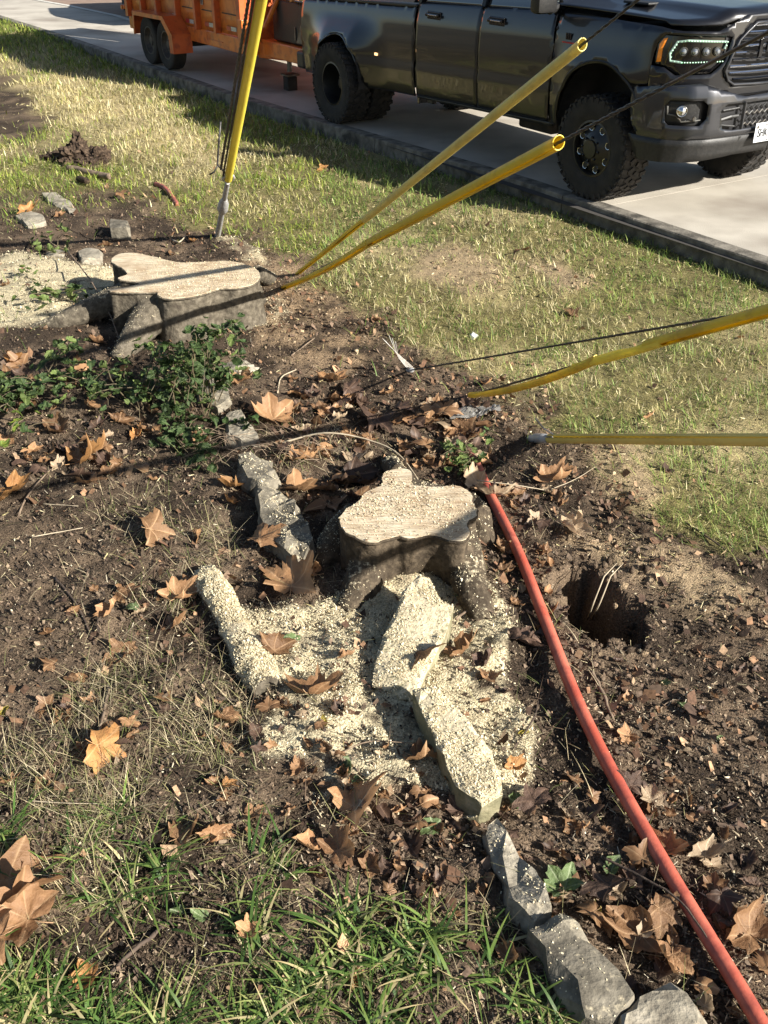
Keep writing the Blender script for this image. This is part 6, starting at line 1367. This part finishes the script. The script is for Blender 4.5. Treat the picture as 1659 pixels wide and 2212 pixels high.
# ------------------------------------------------------------------ bramble and weeds
LM['v'] = leafmat('bramble_leaf', (.035, .075, .022), (.09, .15, .04), (.06, .105, .03), (.16, .22, .08), tr=.3, rough=.5)
LM['w'] = leafmat('light_bramble_leaf', (.12, .19, .05), (.24, .30, .09), (.17, .24, .06), (.3, .36, .14), tr=.35)
LM['s'] = leafmat('spotted_leaf', (.08, .15, .02), (.34, .38, .05), (.20, .28, .04), (.3, .4, .1), tr=.3)
M_stem = mat('bramble_stem', (.07, .055, .03), (.14, .11, .06), 30, rough=.7)
def bramble(label, u, v, nst, reach, nleaf, lw, kinds, hgt, seed, name='bramble', aim=None, maxleaf=300):
    r = random.Random(seed); B = on(u, v); t = empty(name, tuple(B)); tag(t, label, 'shrub', 'brambles between the stumps'); D = (B - Vector(CAM.tolist())).dot(Vector(fwd.tolist())); s0 = lw * D / FPX; cnt = 0
    for k in range(nst):
        a = r.uniform(0, 6.28) if aim is None else aim + r.uniform(-.7, .7); ln = reach * r.uniform(.5, 1.1); hh = hgt * r.uniform(.4, 1.15); pts = []
        bx, by = r.uniform(-.12, .12), r.uniform(-.12, .12)
        for i in range(9):
            q = i / 8; x = bx + math.cos(a) * ln * q + .03 * math.sin(q * 7 + k); y = by + math.sin(a) * ln * q + .03 * math.cos(q * 6 + k); z = hh * 4 * q * (1 - q * .8) * .62; g = Hs(B.x + x, B.y + y) - B.z; pts.append(Vector((x, y, max(z, g + .012))))
        mb = MB(); mb.tube(pts, [.0035 * (1 - .6 * i / 8) for i in range(9)], 5); mb.build('stem', M_stem, t, recalc=False)
        for j in range(nleaf // nst):
            q = r.uniform(.08, 1) * 8; i = min(7, int(q)); p = pts[i].lerp(pts[i + 1], q - i); off = Vector((r.uniform(-1, 1), r.uniform(-1, 1), r.uniform(-.3, .5))) * s0 * .8
            o = bpy.data.objects.new('leaf', get_leaf('ser', r.randrange(8), r.choice(kinds))); col.objects.link(o); o.parent = t; s = s0 * r.uniform(.45, .9); o.scale = (s, s, s); o.location = p + off; o.location.z = max(o.location.z, Hs(B.x + o.location.x, B.y + o.location.y) - B.z + .01)
            o.rotation_euler = (r.uniform(-.6, .6), r.uniform(-.6, .6), r.uniform(0, 6.28)); cnt += 1
    return t
bramble('bramble with arching stems reaching up against the foot of the far stump', 430, 890, 22, .34, 295, 26, 'vvvw', .62, 1)
bramble('dense dark bramble in the middle of the patch below the far stump', 300, 880, 16, .50, 200, 26, 'vvw', .36, 2)
bramble('low bramble trailing at the left of the patch, below the sawdust heap', 120, 840, 14, .52, 130, 27, 'vvw', .16, 3)
bramble('bramble tail hanging over the pale lichened stone', 425, 960, 10, .26, 130, 26, 'vvv', .14, 4)
bramble('sparse light green shoots spreading over the sawdust heap', 120, 640, 8, .55, 60, 22, 'wwv', .10, 5)
bramble('few shoots with yellow spotted leaves at the left edge', 60, 950, 5, .20, 12, 36, 'ssv', .14, 6)
bramble('bramble at the left edge above the yellow spotted leaves', 10, 880, 9, .40, 60, 28, 'vvw', .14, 7)
bramble('wilted green weed standing behind the nearer stump by the buried pipe end', 985, 1000, 6, .14, 46, 26, 'wwv', .12, 8)
bramble('pale leafy shoot standing by the stone behind the sawdust heap', 120, 548, 4, .2, 22, 26, 'ww', .14, 9)

# ------------------------------------------------------------------ twigs and sticks
M_twig = mat('dry_twig', (.13, .09, .06), (.26, .19, .13), 30, rough=.85, bump=.4); M_twigd = mat('dark_twig', (.045, .03, .022), (.10, .07, .05), 30, rough=.85, bump=.4); M_twigp = mat('pale_twig', (.38, .31, .21), (.50, .42, .30), 30, rough=.8)
def twig(label, UV, r0, m, r1=None, name='twig', cat='twig', group='sticks on the bed'):
    P = [on(u, v, r0 + l) for u, v, l in UV]; F_ = []
    for i in range(len(P) - 1):
        a, b_, c_, d_ = P[max(i - 1, 0)], P[i], P[i + 1], P[min(i + 2, len(P) - 1)]
        for t in range(5):
            t = t / 5; F_.append(.5 * ((2 * b_) + (-a + c_) * t + (2 * a - 5 * b_ + 4 * c_ - d_) * t * t + (-a + 3 * b_ - 3 * c_ + d_) * t ** 3) + Vector((random.uniform(-1, 1), random.uniform(-1, 1), 0)) * r0 * .35)
    F_.append(P[-1]); r1 = r0 * .5 if r1 is None else r1; n = len(F_); mb = MB(); mb.tube(F_, [r0 + (r1 - r0) * i / n for i in range(n)], 7); o = mb.build(name, m, None, smooth=True); return tag(o, label, cat, group)
TW = [('long thin dark twig leaning across the lower red pipe', [(1298, 1868, .03), (1380, 1920, .05), (1460, 1985, .075), (1540, 2080, .05), (1640, 2185, .01)], .0042, M_twigd),
 ('slender stem leaning left of the far stump towards the bramble', [(150, 570, .10), (200, 640, .12), (245, 710, .06), (268, 775, .01)], .006, M_twig),
 ('long arching pale vine behind the nearer stump', [(610, 962, .01), (700, 955, .05), (790, 972, .06), (860, 1000, .05), (905, 1045, .01)], .0055, M_twigp),
 ('second thinner vine in the twig tangle behind the stump', [(650, 975, .02), (740, 990, .03), (830, 1040, .01)], .003, M_twig),
 ('dark stick below the log among grass', [(470, 1512, .0), (510, 1522, .01), (560, 1530, .0)], .008, M_twigd), ('dark branching stick on bare soil, left of the log', [(118, 1250, .0), (165, 1310, .01), (205, 1395, .0)], .006, M_twigd),
 ('reddish stick below the dark branching one', [(215, 1300, .01), (212, 1370, .01)], .005, M_twigd), ('stick lying in the left foreground straw', [(235, 1490, .0), (222, 1560, .01), (205, 1620, .0)], .007, M_twig),
 ('dark stick buried in the foreground grass', [(350, 2010, .0), (270, 2080, .01), (200, 2150, .0)], .008, M_twigd), ('thin pale stalk across the foreground straw', [(60, 1735, .01), (150, 1745, .02), (270, 1742, .01)], .002, M_twigp),
 ('crossing twig over the upper pipe, pointing to the spread brown leaf', [(1030, 1058, .05), (1110, 1068, .05), (1180, 1072, .03)], .0035, M_twigp), ('lower dark twig over the upper pipe', [(1020, 1060, .03), (1110, 1100, .04), (1190, 1160, .01)], .0038, M_twigd),
 ('wiry curl below the level guard', [(1190, 1065, .02), (1240, 1055, .05), (1285, 1020, .03)], .002, M_twigp), ('coiled root around the front root of the nearer stump', [(985, 1345, .01), (1010, 1330, .02), (1050, 1328, .02), (1072, 1335, .01)], .006, M_twig),
 ('stick right of the plank stone pointing at the pipe', [(1108, 1620, .0), (1150, 1565, .02), (1162, 1520, .01)], .004, M_twigd), ('twig right of the pipe, lower mulch', [(1400, 1560, .0), (1450, 1520, .01), (1540, 1515, .0)], .003, M_twig),
 ('flat strip of bark on mulch right of the pipe', [(1278, 1455, .0), (1300, 1505, .01), (1325, 1560, .0)], .009, M_twig), ('stick on the soil above the torn guard', [(630, 770, .0), (680, 735, .01)], .006, M_twig),
 ('pale stick on soil right of the bramble', [(600, 850, .0), (608, 820, .01), (640, 800, .0)], .005, M_twigp), ('forked grey twig behind the far stump', [(372, 520, .0), (388, 530, .02), (402, 514, .01)], .008, M_twigp),
 ('dark stick right of the hole on the lawn edge', [(1480, 1130, .0), (1540, 1175, .01), (1600, 1215, .0)], .005, M_twigd), ('thin stalk on bare soil, upper left of it', [(90, 1093, .01), (170, 1098, .01)], .0028, M_twigp), ('thin slanting stalk in the middle of the bare soil', [(70, 1165, .01), (180, 1145, .01)], .0028, M_twigp),
 ('stick at the left edge of the bare soil', [(40, 1120, .0), (62, 1075, .01), (110, 1020, .01)], .006, M_twig), ('twig crossing the near sawdust', [(735, 1628, .0), (800, 1610, .015), (900, 1612, .01)], .003, M_twig), ('fallen branch beneath the bramble', [(0, 905, .0), (120, 925, .01), (200, 940, .0)], .005, M_twigd)]
for lab, UV, rr_, m in TW: twig(lab, UV, rr_, m)
# fine dead twigs in a fan behind the nearer stump
mb = MB(); r = random.Random(9)
for k in range(46):
    a = on(r.uniform(480, 700), r.uniform(950, 1010), .02); ang = r.gauss(R(170), .6); ln = r.uniform(.08, .3); pts = [a + Vector((math.cos(ang) * ln * q + r.uniform(-.01, .01), math.sin(ang) * ln * q + r.uniform(-.01, .01), .05 * math.sin(q * 3) + .01)) for q in (0, .3, .6, 1)]
    mb.tube(pts, [.002, .0018, .0013, .0008], 4)
tag(mb.build('dead_twigs', M_twig, None, recalc=False), 'fan of fine dead twigs over the boulders behind the nearer stump', 'twigs', kind='stuff')
# roots and shoots in the hole
mb = MB()
for k in range(16):
    u, v = r.uniform(1195, 1400), r.choice([r.uniform(1215, 1250), r.uniform(1330, 1385)]); a = on(u, v, .0); pts = [a + Vector((r.uniform(-.03, .03) * q, -.05 * q + r.uniform(-.02, .02), -.05 * q * q + .02 * q)) for q in (0, 1, 2)]; mb.tube(pts, [.0022, .0016, .001], 4)
tag(mb.build('torn_roots', M_twig, None, recalc=False), 'fine torn roots around the rim of the dug hole', 'roots', kind='stuff')
c_ = at(1270, 1330, G0 - .2)
for k, (du, lab) in enumerate(((0, 'left of two bare white stems curving out of the hole'), (14, 'right of two bare white stems curving out of the hole'))):
    a = Vector((c_[0] + .02 * k, c_[1], G0 - .22)); q = pt(1283 + du, 1300, G0 - .02); e = pt(1305 + du, 1245, G0 + .06)
    mb = MB(); mb.tube([a, a.lerp(q, .6), q, e, e + (e - q) * .6 + Vector((.03, 0, -.01))], [.004, .0038, .0034, .0028, .001], 6); tag(mb.build('bare_stem', M_twigp, None, smooth=True), lab, 'stem', 'bare stems in the hole')

# ------------------------------------------------------------------ rotten wood and its branch, plastic scrap
M_rot = dusted('rotten_wood', (.02, .013, .010), (.13, .09, .06), scale=26, amt=(.70, .8), c3=(.05, .034, .023))
rt = empty('rotten_stump', tuple(on(170, 350))); tag(rt, 'crumbling dark rotten stump standing in the grass, upper left', 'tree stump')
r = random.Random(3); b0 = Vector(rt.location)
for (u, v, w, hh, nm) in ((172, 345, 22, .26, 'wood_spike'), (158, 350, 28, .16, 'wood_chunk'), (205, 350, 30, .15, 'wood_chunk'), (190, 362, 26, .10, 'wood_chunk'), (128, 345, 34, .09, 'wood_chunk'), (225, 345, 16, .13, 'wood_chunk')):
    p = on(u, v) - b0; rad = w * 10.5 / FPX; bm = bmesh.new(); bmesh.ops.create_icosphere(bm, subdivisions=4, radius=1)
    for q in bm.verts:
        n_ = q.co.copy(); k = 1 + .55 * mnoise.fractal(n_ * 2.2 + Vector((u, v, 0)), 1, 2, 5) + .45 * abs(mnoise.noise(Vector((n_.x * 9, n_.y * 9, n_.z * 2.5)) + Vector((v, 0, 0)))); q.co = Vector((n_.x * rad * k * .9, n_.y * rad * k * .9, n_.z * hh * .62 * (k + .15 * mnoise.noise(Vector((n_.x * 9, n_.y * 9, u))) * 3) + hh * .3))
    me = bpy.data.meshes.new(nm); bm.to_mesh(me); bm.free(); o = link(nm, me, M_rot, rt, False); o.location = p
twig('thick cut branch lying in front of the rotten stump', [(148, 372, .02), (185, 380, .02), (222, 390, .02), (240, 392, .02)], .030, M_twig, .034, 'cut_branch', 'branch', None)
twig('short sawn stub lying beside the thick cut branch', [(172, 396, .01), (190, 402, .01)], .035, M_rot, .03, 'cut_branch', 'branch', None)
M_film = mat('clear_plastic_film', (.42, .41, .38), (.30, .28, .25), 20, rough=.2, trans=.65, coat=.3)
def film(label, cu, cv, w, h_, seed):
    p = on(cu, cv); s = w * (p - Vector(CAM.tolist())).length / FPX; V = []; F = []; nx_, ny_ = 22, 12
    for j in range(ny_):
        for i in range(nx_):
            a = (i / (nx_ - 1) - .5) * s; b = (j / (ny_ - 1) - .5) * s * h_ * (1 - .5 * abs(i / (nx_ - 1) - .5)); X, Y = p.x + a, p.y + b + a * .25
            V.append((X, Y, Hs(X, Y) + .018 + .022 * abs(mnoise.noise(Vector((a * 30, b * 30, seed)))) + .02 * (mnoise.noise(Vector((a * 9, b * 12, seed + 3))) + .3)))
    F = [(j * nx_ + i, j * nx_ + i + 1, (j + 1) * nx_ + i + 1, (j + 1) * nx_ + i) for j in range(ny_ - 1) for i in range(nx_ - 1)]
    mb = MB(); mb.add(V, F); o = mb.build('plastic_scrap', M_film, None, smooth=False); o.modifiers.new('t', 'SOLIDIFY').thickness = .0008; return tag(o, label, 'plastic scrap')
film('crumpled clear plastic sheet lying below the torn guard', 1025, 900, 110, .5, 2)
